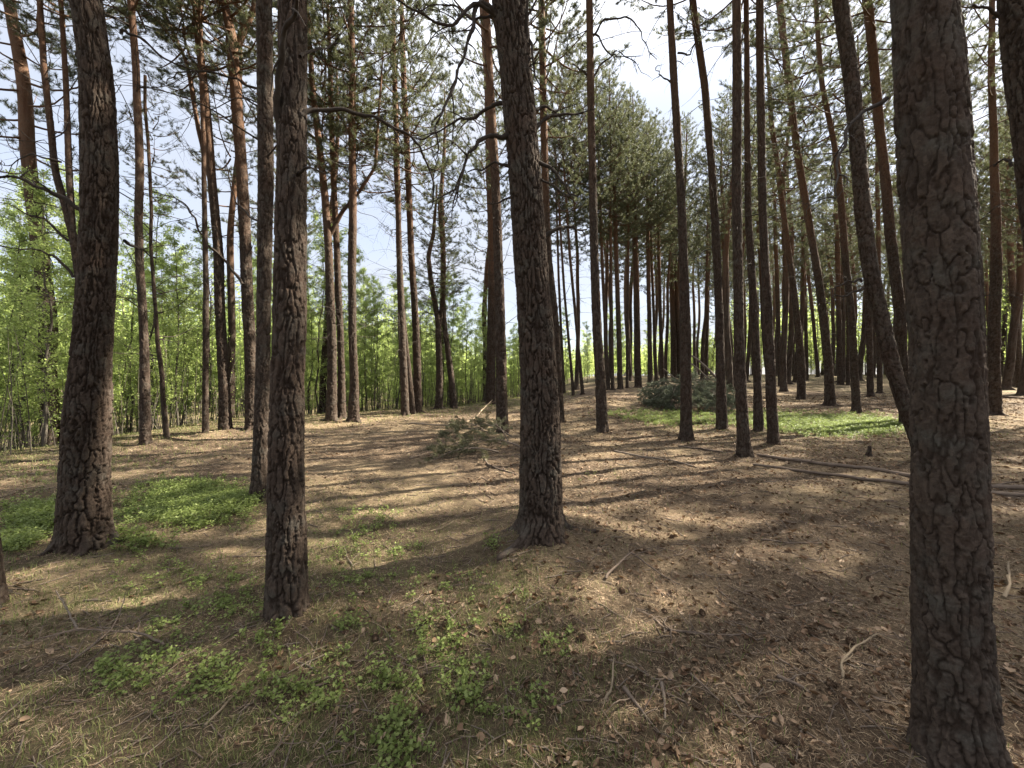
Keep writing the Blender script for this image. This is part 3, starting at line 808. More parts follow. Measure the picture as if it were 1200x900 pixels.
STEMS = [stem_proto(900+i, 18.5, .15+.012*i) for i in range(5)]

def filler(x, y, label, group, kind, rng, sc=1.0, zc=9.3):
    z = float(ground_h(x, y)); me, fx = STEMS[rng.integers(len(STEMS))]
    t = thing('pine_tree', label, 'pine tree', (x, y, z), group, rng.uniform(0, 6.28))
    s = sc*rng.uniform(.9, 1.08); t.scale = (s, s, s)
    t.rotation_euler = (rng.normal()*.025, rng.normal()*.025, rng.uniform(0, 6.28))
    obj('trunk', me, t)
    zb = zc+rng.uniform(-1, 1.2); a, b, _ = fx(zb)
    src = {'c': CROWNS, 'd': DENSE, 's': SPARSE}[kind]
    o = obj('crown', src[rng.integers(len(src))], t, (a, b, zb))
    L = 18.6-zb; w = rng.uniform(.9, 1.15); o.scale = (w, w, L/9); o.rotation_euler = (0, 0, rng.uniform(0, 6.28))
    POS.append((x, y))

def clear(x, y, d): return all((x-a)**2+(y-b)**2 > d*d for a, b in POS)

rng = np.random.default_rng(55)
cnt = 0
for tries in range(6000):                                   # right and centre, from 17 m back
    if cnt >= 112: break
    y = 17+45*rng.random()**.8; q = rng.uniform(.07, 1.42); x = q*y
    if edge_dist(x, y) > -.8: continue
    px = CX+F*q
    if 690 < px < 790 and y < 27: continue
    if px < 860 and y < 21: continue
    if not clear(x, y, 1.9): continue
    dense = px < 880
    filler(x, y, 'one of many slender pines standing far back in the wood on the right' if not dense else 'dense crowned pine in the green mass behind the sky gap',
           'slender pines far back on the right' if not dense else 'dense crowned pines behind the sky gap', 'd' if dense else 'c', rng, 1.0, 8.6 if dense else 7.8)
    cnt += 1
for (x, y) in ((-12.5, 10.5), (-10.4, 14.2), (-8.6, 17.5), (-13.5, 21.5), (-4.2, 22), (-1.6, 24)):
    if clear(x, y, .9):
        filler(x, y, 'pine rising out of the bright green thicket on the left', 'pines rising out of the left thicket', 'c', rng, .95, 8.4)
# neighbours of the same wood whose tops shade this clearing
rng = np.random.default_rng(17); cnt = 0
for (x, y) in ((11.4, 5.4), (13.6, 6.6), (15.8, 8.0), (12.9, 3.9), (15.2, 5.0), (17.6, 6.3), (18.6, 8.9), (20.2, 7.2), (14.4, 2.2)):
    filler(x, y, 'pine of the same wood whose top shades the clearing', 'pines shading the clearing', 'd' if cnt in (1, 6) else 'c', rng, 1.06, 8.6)
    cnt += 1

for tries in range(4000):
    if cnt >= 28: break
    x, y = rng.uniform(11, 27), rng.uniform(-4, 17)
    if x < 1.5*max(y, 0)+2.2 or x < 11.3 or not clear(x, y, 2.2): continue
    filler(x, y, 'pine of the same wood whose top shades the clearing', 'pines shading the clearing', 'd' if cnt % 3 == 0 else 'c', rng, 1.0, 8.8)
    cnt += 1

for (x, y) in ((-3.2, -3.0), (1.4, -2.6), (4.6, -4.2), (-6.5, -5.2), (-.8, -5.8), (2.6, -7.4), (-4.2, -8.6), (7.5, -8.2), (-9.5, -1.2), (0.6, -10.2)):
    filler(x, y, 'pine of the same wood whose top shades the clearing', 'pines shading the clearing', 'c', rng, 1.0, 8.4)

# ------------------------------------------------------------------ thicket
BIR = [birch_proto(500+i, H, R, nb, lv, z0, ls) for i, (H, R, nb, lv, z0, ls) in enumerate(
    [(7.6, 1.4, 52, 8600, .12, .044), (6.8, 1.25, 48, 7600, .12, .043), (6.0, 1.1, 42, 6200, .13, .042), (8.6, 1.55, 54, 9000, .16, .045), (5.6, 1.05, 36, 5000, .11, .041), (3.4, .85, 28, 2800, .1, .04)])]

def birch(x, y, k, s, label, group, rng):
    t = thing('birch_sapling', label, 'young tree', (x, y, float(ground_h(x, y))), group, rng.uniform(0, 6.28))
    t.scale = (s, s, s*rng.uniform(.9, 1.1))
    a, b = BIR[k]
    obj('trunk', a, t); obj('crown', b, t)

rng = np.random.default_rng(91); cnt = 0
BP = []
for tries in range(20000):
    if cnt >= 175: break
    y = rng.uniform(2, 36); x = rng.uniform(-34, 8)
    e = float(edge_dist(x, y))
    if e < 1.2 or e > 13 or rng.random() < (e-1)/18: continue
    if y < 5 and x > -11: continue
    q = x/max(y, .5)
    if q < -1.9 or not clear(x, y, .5): continue
    if any((x-a)**2+(y-b)**2 < .5 for a, b in BP): continue
    BP.append((x, y))
    k = int(rng.choice([0, 1, 2, 3, 4, 5], p=[.26, .18, .12, .22, .12, .1])) if q < -.5 else int(rng.choice([0, 1, 2, 3, 4, 5], p=[.15, .2, .25, .05, .2, .15])) if q < -.12 else int(rng.choice([2, 4, 5, 1], p=[.35, .35, .15, .15]))
    if e < 5 and y < 13: k = (2, 4, 5, 4)[k % 4]
    birch(x, y, k, rng.uniform(.85, 1.15), 'thin young broadleaf tree in the bright green thicket beyond the pines', 'young trees of the left thicket', rng)
    cnt += 1
cnt = 0
for tries in range(8000):
    if cnt >= 96: break
    y = rng.uniform(33, 58); q = rng.uniform(.0, 1.4); x = q*y
    if not clear(x, y, .8) or (edge_dist(x, y) < -3 and y < 44): continue
    birch(x, y, int(rng.choice([4, 5, 2])), rng.uniform(.9, 1.3), 'low pale green young tree far behind the pine stems', 'young trees at the far side of the wood', rng)
    cnt += 1
# undergrowth: thin bare shoots and low leaves
mb = MB(); rng = np.random.default_rng(12); lp = []
for i in range(1500):
    for _ in range(20):
        y = rng.uniform(3, 34); x = rng.uniform(-26, 6)
        e = float(edge_dist(x, y))
        if .5 < e < 9 and x/y > -1.75: break
    else: continue
    z = float(ground_h(x, y)); h = rng.uniform(.7, 3.2); l = rng.normal(size=2)*.14*h
    p = np.array([x, y, z-.05])
    mb.tube(smooth_path([p, p+np.array([l[0]*.4, l[1]*.4, h*.55]), p+np.array([l[0], l[1], h])], 5, .02, rng), np.linspace(.011, .003, 5), 4)
    nl = rng.integers(8, 42)
    f = rng.uniform(.25, 1, nl)
    lp.append(np.column_stack([x+l[0]*f, y+l[1]*f, z+h*f])+rng.normal(size=(nl, 3))*.2)
lp = np.concatenate(lp); n = len(lp)
d = unit(rng.normal(size=(n, 3))); s = unit(np.cross(d, rng.normal(size=(n, 3)))); L = .045*rng.uniform(.6, 1.4, (n, 1))
mb.add(np.stack([lp, lp+d*L*.5+s*L*.36, lp+d*L, lp+d*L*.5-s*L*.36], 1).reshape(-1, 3), np.arange(n*4).reshape(-1, 4), None, 1)
tag(obj('thicket_undergrowth', mb.mesh('thicket_undergrowth', [M['birch'], M['leaf']], False)), 'tangle of thin bare shoots and low leaves along the thicket edge', 'undergrowth', kind='stuff')
# far woods closing the view
mb = MB(); rng = np.random.default_rng(14); lp = []
for i in range(1300):
    a = rng.uniform(-1.15, 1.25); r = rng.uniform(62, 95)
    x, y = r*math.sin(a), r*math.cos(a)
    if a < .12: r2 = rng.uniform(36, 70); x, y = r2*math.sin(a), r2*math.cos(a)
    h = rng.uniform(7, 13) if a > .5 else rng.uniform(3.5, 6.5) if a > -.2 else rng.uniform(6, 11); z = float(ground_h(x, y))
    mb.tube([(x, y, z-.2), (x+rng.normal()*.2, y, z+h)], [.06, .02], 4)
    nl = 260
    u = unit(rng.normal(size=(nl, 3)))*rng.random((nl, 1))**.4
    lp.append(np.array([x, y, z+h*.6])+u*np.array([1.6, 1.6, h*.5]))
lp = np.concatenate(lp); n = len(lp)
d = unit(rng.normal(size=(n, 3))); s = unit(np.cross(d, rng.normal(size=(n, 3)))); L = .22*rng.uniform(.6, 1.4, (n, 1))
mb.add(np.stack([lp, lp+d*L*.5+s*L*.4, lp+d*L, lp+d*L*.5-s*L*.4], 1).reshape(-1, 3), np.arange(n*4).reshape(-1, 4), None, 1)
tag(obj('distant_woods', mb.mesh('distant_woods', [M['birch'], M['leaf']], False)), 'pale green mass of distant broadleaf woods behind the stems', 'far woods', kind='stuff')

# ------------------------------------------------------------------ ground cover
def scatter_blades(n, dmin, dmax, L, W, rng, powr=1.0, lift=.012):
    y = dmin+(dmax-dmin)*rng.random(n)**powr
    x = rng.uniform(-1.5, 1.5, n)*y + rng.uniform(-.6, .6, n)
    az = rng.uniform(0, 2*math.pi, n); l = L*rng.uniform(.6, 1.3, n)
    kp = rng.random(n) < (.35+.75*sstep(-.35, .25, fbm2(x/.23, y/.23, 71, 3)))*(1-.5*MOSS(x, y))
    x, y, az, l = x[kp], y[kp], az[kp], l[kp]; n = len(x)
    d = np.column_stack([np.cos(az), np.sin(az), rng.normal(size=n)*.16])
    c = np.column_stack([x, y, gz(x, y)+rng.uniform(.001, lift, n)])
    s = np.column_stack([-np.sin(az), np.cos(az), rng.normal(size=n)*.6]); s = unit(s)*W*.5
    bow = rng.normal(size=(n, 1))*.16*L
    mid = c + unit(s)*bow*.5
    a, b = c-d*l[:, None]*.5, c+d*l[:, None]*.5
    return np.stack([a-s*.6, mid-s, b-s*.3, b+s*.3, mid+s, a+s*.6], 1).reshape(-1, 3), n

mb = MB(); rng = np.random.default_rng(3)
for n, a, b, L, W, p in ((250000, .8, 4.4, .038, .0017, .75), (150000, 4.0, 9.5, .07, .004, .8), (70000, 9, 20, .10, .009, .9)):
    v, k = scatter_blades(n, a, b, L, W, rng, p)
    i = np.arange(k)[:, None]*6
    mb.add(v, np.concatenate([i+np.array([0, 1, 4, 5]), i+np.array([1, 2, 3, 4])]))
tag(obj('needle_litter', mb.mesh('needle_litter', [M['ndl']], False)), 'carpet of brown fallen pine needles over the forest floor', 'needle litter', kind='stuff')

mb = MB(); rng = np.random.default_rng(4); n = 150000
y = .9+19*rng.random(n)**1.5; x = rng.uniform(-1.45, 1.5, n)*y
keep = (fbm2(x/.8, y/.8, 61)+.9*sstep(-.6, 1.6, x)-.25 > rng.uniform(-.35, .6, n))
x, y = x[keep], y[keep]; n = len(x)
az = rng.uniform(0, 6.28, n); L = (.006+.036*rng.random(n)**3.5)*(1+.08*y)
L = np.where(rng.random(n) < .018*sstep(-1, 1.5, x)+.006, rng.uniform(.034, .068, n), L)
up = unit(np.column_stack([rng.normal(size=n)*.6, rng.normal(size=n)*.6, np.ones(n)]))
d = np.column_stack([np.cos(az), np.sin(az), np.zeros(n)]); d = unit(d-(d*up).sum(1)[:, None]*up); s = np.cross(up, d)
c = np.column_stack([x, y, gz(x, y)+rng.uniform(-.004, .010, n)]); W = L*rng.uniform(.28, .75, n); cur = rng.uniform(-.1, .45, n)*L
Lc, Wc, Cc = L[:, None], W[:, None], cur[:, None]
v = np.stack([c-d*Lc*.5+up*Cc*.6, c-d*Lc*.15+s*Wc*.5+up*Cc, c+d*Lc*.2+s*Wc*.45+up*Cc*.9, c+d*Lc*.55+up*Cc*.7,
              c+d*Lc*.2-s*Wc*.45+up*Cc, c-d*Lc*.15-s*Wc*.5+up*Cc*.8, c-d*Lc*.1, c+d*Lc*.2], 1).reshape(-1, 3)
i = np.arange(n)[:, None]*8
mb.add(v, np.concatenate([i+np.array([1, 2, 7, 6]), i+np.array([6, 7, 4, 5])]), np.concatenate([i+np.array([0, 1, 6]), i+np.array([2, 3, 7]), i+np.array([7, 3, 4]), i+np.array([6, 5, 0])]))
tag(obj('fallen_leaves', mb.mesh('fallen_leaves', [M['dleaf']], False)), 'curled dry brown leaves strewn over the needle floor', 'dead leaves', kind='stuff')

mb = MB(); rng = np.random.default_rng(44)                     # broken twigs too many to count
n = 9000
y = .9+21*rng.random(n)**1.25; x = rng.uniform(-1.4, 1.45, n)*y
for i in range(n):
    l = (.03+.16*rng.random()**2)*(1+.05*y[i]); a = rng.uniform(0, 6.28); r = l*.014+.0012+.0003*y[i]
    px = x[i]+np.array([-.5, 0, .5])*l*math.cos(a); py = y[i]+np.array([-.5, 0, .5])*l*math.sin(a)+np.array([0, rng.normal()*.08*l, 0])
    mb.tube(np.column_stack([px, py, np.zeros(3)]), [r, r*.9, r*.6], 4, int(rng.random() < .3))
V = np.concatenate(mb.v); V[:, 2] += gz(V[:, 0], V[:, 1])+.006
mb.v = [V]
tag(obj('twig_litter', mb.mesh('twig_litter', [M['log'], M['stick']])), 'broken bits of twig sprinkled through the needle floor', 'twig litter', kind='stuff')

def bilberry(name, spots, label, seed, hmul=1.0, lmul=1.0):
    """low twiggy plants in elliptical patches given as (x, y, rx, ry, plants) in the photo"""
    rng = np.random.default_rng(seed); mb = MB(); LP, LD = [], []
    for (cx_, cy_, rx, ry, n) in spots:
        for _ in range(n if lmul > 1 else int(n*.55+.5)):
            a, r = rng.uniform(0, 6.28), math.sqrt(rng.random())*(.55+.6*rng.random()**2)
            px, py = cx_+rx*r*math.cos(a), cy_+ry*r*math.sin(a)
            X, Y, _z = ray(px, py, 30)
            X += rng.normal()*.03; Y += rng.normal()*.05
            Z = float(gz(X, Y))
            for k in range(rng.integers(2, 4) if lmul > 1 else rng.integers(1, 3)):
                h = rng.uniform(.05, .13)*hmul; az = rng.uniform(0, 6.28); out = rng.uniform(.2, .9)*h
                p0 = np.array([X, Y, Z-.01]); p2 = p0+np.array([math.cos(az)*out, math.sin(az)*out, h]); p1 = (p0+p2)/2+np.array([0, 0, .2*h])
                b = smooth_path([p0, p1, p2], 4)
                mb.tube(b, np.linspace(.0018, .0009, 4), 3, 1)
                m = rng.integers(7, 13); f = rng.uniform(.35, 1.05, m)
                q = np.column_stack([np.interp(f, np.linspace(0, 1, 4), b[:, c]) for c in range(3)])
                LP.append(q+rng.normal(size=q.shape)*.012)
                LD.append(np.column_stack([rng.normal(size=m), rng.normal(size=m), rng.uniform(-.2, .7, m)]))
    P = np.concatenate(LP); D_ = unit(np.concatenate(LD)); n = len(P)
    s = unit(np.cross(D_, rng.normal(size=(n, 3))*.5+np.array([0, 0, 1]))); L = .021*rng.uniform(.6, 1.35, (n, 1))*lmul
    upv = np.cross(s, D_)
    mb.add(np.stack([P, P+D_*L*.45+s*L*.33+upv*L*.08, P+D_*L, P+D_*L*.45-s*L*.33+upv*L*.08], 1).reshape(-1, 3), np.arange(n*4).reshape(-1, 4))
    tag(obj(name, mb.mesh(name, [M['bilberry'], M['bilstem']], False)), label, 'bilberry plants', kind='stuff')

bilberry('bilberry_patch', [(225, 583, 85, 24, 620), (215, 606, 95, 22, 380), (45, 608, 42, 26, 360), (20, 640, 30, 16, 120), (285, 590, 30, 14, 120), (150, 640, 60, 12, 60)],
         'sunlit bed of green bilberry plants round the thick leaning pine', 71, .85, 1.1)
bilberry('bilberry_patch', [(975, 498, 105, 17, 1700), (800, 491, 75, 12, 900), (890, 491, 75, 13, 800), (1020, 500, 70, 14, 700), (740, 486, 50, 8, 200)], 'wide green bilberry bed in front of the far right pines', 72, .9, 1.25)
fg = [(150, 792, 50, 22, 60), (235, 808, 50, 22, 55), (190, 765, 60, 14, 30), (340, 822, 28, 16, 24), (395, 828, 26, 14, 18), (462, 860, 34, 26, 40), (470, 880, 40, 20, 30), (548, 813, 20, 18, 30), (455, 795, 24, 18, 26),
      (540, 742, 22, 16, 18), (500, 735, 26, 20, 26), (415, 735, 24, 22, 22), (600, 738, 12, 8, 10), (648, 768, 16, 12, 14), (615, 835, 22, 14, 16), (572, 642, 16, 9, 22), (430, 622, 60, 22, 110), (400, 650, 50, 14, 50),
      (470, 650, 30, 8, 30), (310, 765, 30, 16, 26), (270, 715, 60, 26, 70), (200, 735, 40, 20, 24), (325, 690, 20, 20, 16), (250, 690, 70, 20, 50), (435, 605, 40, 10, 40), (610, 700, 8, 5, 4), (700, 560, 60, 10, 10), (520, 780, 60, 30, 30), (420, 690, 60, 24, 50), (250, 800, 200, 60, 70), (450, 800, 150, 70, 70), (520, 690, 90, 40, 40), (230, 680, 120, 40, 60), (110, 545, 110, 14, 160), (60, 560, 60, 12, 90)]
bilberry('bilberry_patch', fg, 'scattered small bilberry plants over the shaded left foreground', 73, .62, .95)

mb = MB(); rng = np.random.default_rng(6); n = 120000
y = .9+13*rng.random(n)**1.3; x = rng.uniform(-1.5, 1.3, n)*y
xb = rng.uniform(-24, 4, 60000); yb = rng.uniform(3, 26, 60000); eb = edge_dist(xb, yb)
kb = (eb > -4.5+2*rng.random(60000)) & (eb < 2) & (np.abs(xb) < 1.5*yb)
x = np.concatenate([x, xb[kb]]); y = np.concatenate([y, yb[kb]]); bank = np.concatenate([np.zeros(n), np.ones(int(kb.sum()))]); n = len(x)
keep = rng.random(n) < np.maximum(MOSS(x, y)*1.3+.05, bank)
x, y, bank = x[keep], y[keep], bank[keep]; n = len(x); h = rng.uniform(.014, .052, n)*(1+.9*bank); az = rng.uniform(0, 6.28, n); ln = rng.uniform(.2, 1.1, n)*h
c = np.column_stack([x, y, gz(x, y)-.005]); dd = np.column_stack([np.cos(az), np.sin(az), 0*az]); s = np.column_stack([-np.sin(az), np.cos(az), 0*az])*.0013*(1+.25*y)[:, None]
m1 = c+dd*(ln*.35)[:, None]+np.array([0, 0, 1])*(h*.65)[:, None]; tp = c+dd*ln[:, None]+np.array([0, 0, 1])*h[:, None]
i = np.arange(n)[:, None]*5
mb.add(np.stack([c-s, c+s, m1+s*.7, m1-s*.7, tp], 1).reshape(-1, 3), i+np.array([0, 1, 2, 3]), i+np.array([3, 2, 4]))
tag(obj('thin_grass', mb.mesh('thin_grass', [M['grass']], False)), 'sparse thin grass blades on the mossy parts of the floor', 'grass', kind='stuff')

# ------------------------------------------------------------------ fallen wood
def ground_path(pp, up=0.0):
    return np.array([onground(a, b, up if not isinstance(up, (list, tuple)) else up[i]) for i, (a, b) in enumerate(pp)])

def wood(name, label, cat, pp, w0, w1, mat, seed, up=.6, twig=0, jit=.006, group=None, lift=None, n=9):
    """a stick or pole lying on the floor through photo points; widths in photo pixels at the first point"""
    rng = np.random.default_rng(seed)
    P = ground_path(pp); k = F/P[0][1]
    r0, r1 = w0/k/2*.8, w1/k/2*.62
    Q = smooth_path(P, 8*len(pp), (.0022 if np.linalg.norm(P[-1]-P[0]) < 2.5 else .0009)*np.linalg.norm(P[-1]-P[0]), rng); m = len(Q); rr = np.linspace(r0, r1, m)
    Q[:, 2] = np.maximum(Q[:, 2], gz(Q[:, 0], Q[:, 1]))+rr*up
    if lift is not None: Q[:, 2] += np.interp(np.linspace(0, 1, m), np.linspace(0, 1, len(lift)), lift)
    mb = MB()
    mb.tube(Q-Q[0], rr*(1+.08*rng.normal(size=m)), n)
    for e, s in ((0, 1), (m-1, -1)):                              # broken ends
        th = np.arange(n)/n*6.283
        ring = mb.v[0][e*n:(e+1)*n]
        mb.add(np.vstack([ring, ring.mean(0)[None]]), None, np.array([[j, (j+1) % n, n] if s < 0 else [(j+1) % n, j, n] for j in range(n)]))
    for j in range(twig):
        f = rng.integers(m//6, m); a = rng.uniform(0, 6.28); d = unit(np.array([math.cos(a), math.sin(a), rng.uniform(.05, .5)])+unit(Q[f]-Q[f-1])*.8)
        l = rng.uniform(.08, .35)*(.5+.5*P[0][1]/4)
        b = smooth_path([Q[f], Q[f]+d*l*.5, Q[f]+d*l+np.array([0, 0, -.35*l*d[2]])], 6, .008, rng)
        mb.tube(b-Q[0], np.linspace(max(rr[f]*.5, .002), .0012, 6), 4)
    o = obj(name, mb.mesh(name, [M[mat]]), None, Q[0])
    return tag(o, label, cat, group)

wood('fallen_log', 'long thin fallen log running right towards the massive trunk, farther of two', 'log', [(888, 537), (960, 545), (1055, 557.5), (1153, 571), (1210, 576), (1300, 588)], 4.6, 6.6, 'log', 1, .8, 5)
wood('fallen_log', 'weathered grey fallen log, nearer of the two long ones on the right', 'log', [(883, 546), (930, 552), (1000, 562), (1060, 569), (1153, 578.5), (1210, 584), (1290, 596)], 3.8, 6, 'log', 2, .8, 4)
wood('fallen_branch', 'pale bare pole lying in front of the straight pines', 'branch', [(720, 530), (752, 536), (786, 542), (818, 549)], 3.2, 2.6, 'stick', 3, .8, 4)
wood('fallen_branch', 'dark bare pole with a fork at the foot of the row of pines', 'branch', [(795, 523), (830, 529), (874, 536)], 2.8, 2.4, 'log', 4, .8, 5)
wood('fallen_branch', 'curved barkless whitish branch behind the cut pine bough', 'branch', [(544, 497), (558, 491), (568, 484), (577, 480)], 3, 2, 'pale', 5, .9, 4, lift=[0, .05, .22, .42])
wood('fallen_branch', 'thin straight pole at the crest left of the cut pine bough', 'branch', [(480, 497), (513, 499.5), (542, 500)], 2, 1.6, 'stick', 6, .9, 2)
wood('fallen_branch', 'crooked dark branch in front of the cut pine bough', 'branch', [(567, 533), (572, 546), (586, 553), (604, 558)], 3, 2, 'log', 7, .8, 4)
wood('fallen_branch', 'thin dark branch left of the cut pine bough', 'branch', [(480, 539), (492, 535), (503, 531)], 2.6, 1.6, 'log', 8, .8, 3)
wood('fallen_branch', 'log lying across the floor behind the right hand pines', 'branch', [(1158, 463), (1185, 467), (1230, 470)], 3, 3, 'log', 9, .9, 2)
wood('fallen_branch', 'branched grey dead branch among bilberry at lower left', 'branch', [(192, 756), (160, 751), (128, 751), (92, 753), (45, 757), (5, 766)], 3.6, 1.2, 'log', 10, .9, 16, lift=[.01, .03, .05, .06, .04, .01])
wood('fallen_twig', 'forked thin grey twig resting on the lower left dead branch', 'twig', [(93, 752), (82, 735), (66, 714)], 3, 1.8, 'stick', 11, 1, 3, lift=[.05, .08, .12])
wood('fallen_twig', 'dark bent twig crossing behind the lower left dead branch', 'twig', [(60, 790), (105, 768), (135, 745), (146, 722)], 3, 2, 'log', 12, 1, 4, lift=[0, .03, .07, .12])
wood('fallen_twig', 'short straight pale stick at lower left below the bilberry', 'twig', [(240, 857), (262, 834), (282, 813)], 4.5, 3.5, 'pale', 13, .9, 0, jit=.002)
wood('fallen_twig', 'bent brown stick with raised knee right of the central pine', 'twig', [(710, 684), (724, 675), (740, 668), (756, 671), (776, 684), (795, 690)], 4, 1.6, 'log', 14, .9, 9, lift=[.0, .04, .10, .06, .03, 0])
wood('fallen_branch', 'long dark twiggy branch lying right of the foreground middle', 'branch', [(766, 728), (778, 738), (815, 746), (850, 749), (897, 747)], 4, 2.2, 'log', 15, .9, 10)
wood('fallen_twig', 'thin long twig slanting down beyond the dark twiggy branch', 'twig', [(838, 690), (868, 712), (903, 738)], 2.2, 1.4, 'log', 16, .9, 3)
wood('fallen_twig', 'pale curved stick standing upright out of the needles at lower centre', 'twig', [(709, 824), (717, 808), (719, 784)], 4, 3, 'pale', 17, .9, 0, lift=[0, .02, .03])
wood('fallen_twig', 'thick broken brown piece of wood at lower centre', 'twig', [(731, 806), (744, 822), (758, 842)], 7, 4, 'log', 18, .9, 3, jit=.003)
wood('fallen_twig', 'short dry bark strip beside the thick broken piece', 'twig', [(775, 802), (779, 822), (779, 842)], 4.5, 3.5, 'stick', 19, .9, 0)
wood('fallen_twig', 'thin horizontal twig at the bottom middle', 'twig', [(664, 862), (690, 864), (714, 861)], 2.4, 1.6, 'log', 20, .9, 2)
wood('fallen_twig', 'thin dark twig slanting at lower right of the middle', 'twig', [(809, 797), (838, 822), (872, 848)], 3, 1.8, 'log', 21, .9, 5)
wood('fallen_twig', 'dark straight twig farther back on the right floor', 'twig', [(892, 633), (925, 637), (963, 641)], 2.6, 2, 'log', 22, .9, 2)
wood('fallen_twig', 'short dark twig left of the massive trunk in a sunny spot', 'twig', [(943, 667), (962, 674), (986, 681)], 2.4, 1.6, 'log', 23, .9, 3)
wood('fallen_twig', 'curved dark twig near the massive right trunk', 'twig', [(970, 704), (983, 711), (1000, 721)], 3.4, 2, 'log', 24, .9, 4)
wood('fallen_twig', 'pale forked crooked stick left of the massive right trunk', 'twig', [(988, 802), (988, 788), (1008, 769), (1028, 752), (1046, 755)], 4, 1.8, 'pale', 25, .9, 4, lift=[0, .02, .03, .04, .03])
wood('fallen_twig', 'dark stubby stick on the floor at lower right', 'twig', [(911, 799), (930, 809), (951, 820)], 6, 4, 'log', 26, .8, 1)
wood('fallen_twig', 'dark flat stick just left of the massive trunk foot', 'twig', [(1022, 836), (1040, 841), (1058, 845)], 5, 3, 'log', 27, .8, 0)
wood('fallen_twig', 'small forked twig in the bottom left middle', 'twig', [(390, 872), (420, 877), (476, 882)], 2.6, 1.6, 'log', 28, .9, 4)
wood('fallen_twig', 'dark twig at the bottom left corner area', 'twig', [(316, 899), (335, 875), (357, 848)], 4, 2, 'log', 29, .9, 2)
wood('fallen_twig', 'thin pale twig in the sunny spot left of the central pine', 'twig', [(505, 625), (520, 618), (538, 609)], 2.4, 1.6, 'pale', 30, .9, 2)
wood('fallen_twig', 'thin pale upright twig in the trunk shadow left of the central pine', 'twig', [(413, 666), (407, 655), (404, 645)], 2.2, 1.5, 'stick', 31, .9, 1, lift=[0, .01, .03])
wood('fallen_twig', 'pale stick in the sun right of the massive trunk', 'twig', [(1176, 700), (1183, 688), (1181, 668)], 5, 3, 'pale', 32, .9, 3, lift=[0, .02, .05])
rng = np.random.default_rng(33)
for i in range(46):                                            # small twigs all over
    px, py = rng.uniform(330, 1060), 500+380*rng.random()**1.4
    a = rng.uniform(0, 3.14); l = 10+24*(py-440)/400
    q = [(px-l*math.cos(a)*.5, py-l*math.sin(a)*.2), (px+rng.normal()*2, py+rng.normal()*1.5), (px+l*math.cos(a)*.5, py+l*math.sin(a)*.2)]
    wood('fallen_twig', 'small thin dead twig lying among the needles', 'twig', q, 1.3+1.2*(py-440)/450, .8, ('log', 'stick', 'log', 'stick', 'pale')[i % 5], 600+i, .9, rng.integers(0, 4), .004, 'small dead twigs among the needles', n=5)

# stump
x, y, z = ray(1018, 535); mb = MB(); zs = np.linspace(-.05, .17, 12)
trunk_geo(mb, zs, zs*.1, zs*0, np.linspace(.05, .026, 12), 5, .012, True, nside=22)
zz = mb.v[0].reshape(12, 22, 3); zz[-1, :, 2] += np.abs(np.sin(np.arange(22)*1.7))*.03
ring = zz[-1]; mb.add(np.vstack([ring, ring.mean(0)[None]]), None, np.array([[j, (j+1) % 22, 22] for j in range(22)]))
tag(obj('tree_stump', mb.mesh('tree_stump', [M['bark']]), None, (x, y, z)), 'small broken dark stump in the sunny spot behind the long logs', 'stump')

# cones
def cone_mesh(seed):
    rng = np.random.default_rng(seed); mb = MB()
    mb.tube([(0, 0, 0), (0, 0, .01), (0, 0, .03), (0, 0, .042)], [.006, .011, .008, .002], 10)
    for k in range(46):
        f = k/46; a = k*2.4; r = .012*math.sin(math.pi*(.25+.7*f)); z = .004+.036*f
        h = np.array([math.cos(a), math.sin(a), 0]); s = np.array([-h[1], h[0], 0]); p = np.array([0, 0, z])+h*r*.5; e = np.array([0, 0, z+.004])+h*(r+.006)
        mb.add(np.array([p-s*.002, p+s*.002, e+s*.0035, e-s*.0035, e+np.array([0, 0, -.003])]), [[0, 1, 2, 3]], [[3, 2, 4]])
    return mb.mesh('pine_cone', [M['cone']])
CONES = [cone_mesh(i) for i in range(3)]
for i in range(26):
    px, py = rng.uniform(380, 1050), rng.uniform(600, 880)
    p = onground(px, py, .012)
    o = obj('pine_cone', CONES[i % 3], None, p); o.rotation_euler = (rng.uniform(1.2, 1.9), rng.uniform(-.4, .4), rng.uniform(0, 6.28)); o.scale = (1.15,)*3
    tag(o, 'small open brown pine cone lying on the needle floor', 'pine cone', 'pine cones on the floor')

# ------------------------------------------------------------------ cut boughs
def bough_mesh(seed, L, per=16, nlen=.085, w=.007, droop=.1, mat='cutneedle'):
    rng = np.random.default_rng(seed); mb = MB(); S, SD = [], []
    s = np.linspace(0, 1, 9)
    P = np.column_stack([s*L, np.sin(s*2)*.1*L*rng.uniform(-1, 1), .10*L*np.sin(s*math.pi)-droop*L*s**2])
    mb.tube(P, np.linspace(.018, .005, 9)*L/1.4, 6, 1)
    for j in range(int(L/.075)):
        f = .2+.8*rng.random(); p = np.array([np.interp(f, s, P[:, c]) for c in range(3)])
        d = unit(np.array([rng.uniform(.35, .9), rng.choice([-1, 1])*rng.uniform(.4, 1), rng.uniform(-.3, .45)])); l = L*.42*(1.1-f*.7)*rng.uniform(.5, 1.1)
        b = smooth_path([p, p+d*l*.5, p+d*l+np.array([0, 0, -.1*l])], 5, .008, rng); mb.tube(b, np.linspace(.006, .002, 5), 3, 1)
        for g in rng.uniform(.3, 1, max(3, int(l/.05))):
            S.append([np.interp(g, np.linspace(0, 1, 5), b[:, c]) for c in range(3)]); SD.append(d+rng.normal(size=3)*.35)
    needles(mb, np.array(S), np.array(SD), per, nlen, w, .08, rng, .75)
    return mb.mesh('bough', [M[mat], M['stick']], False)

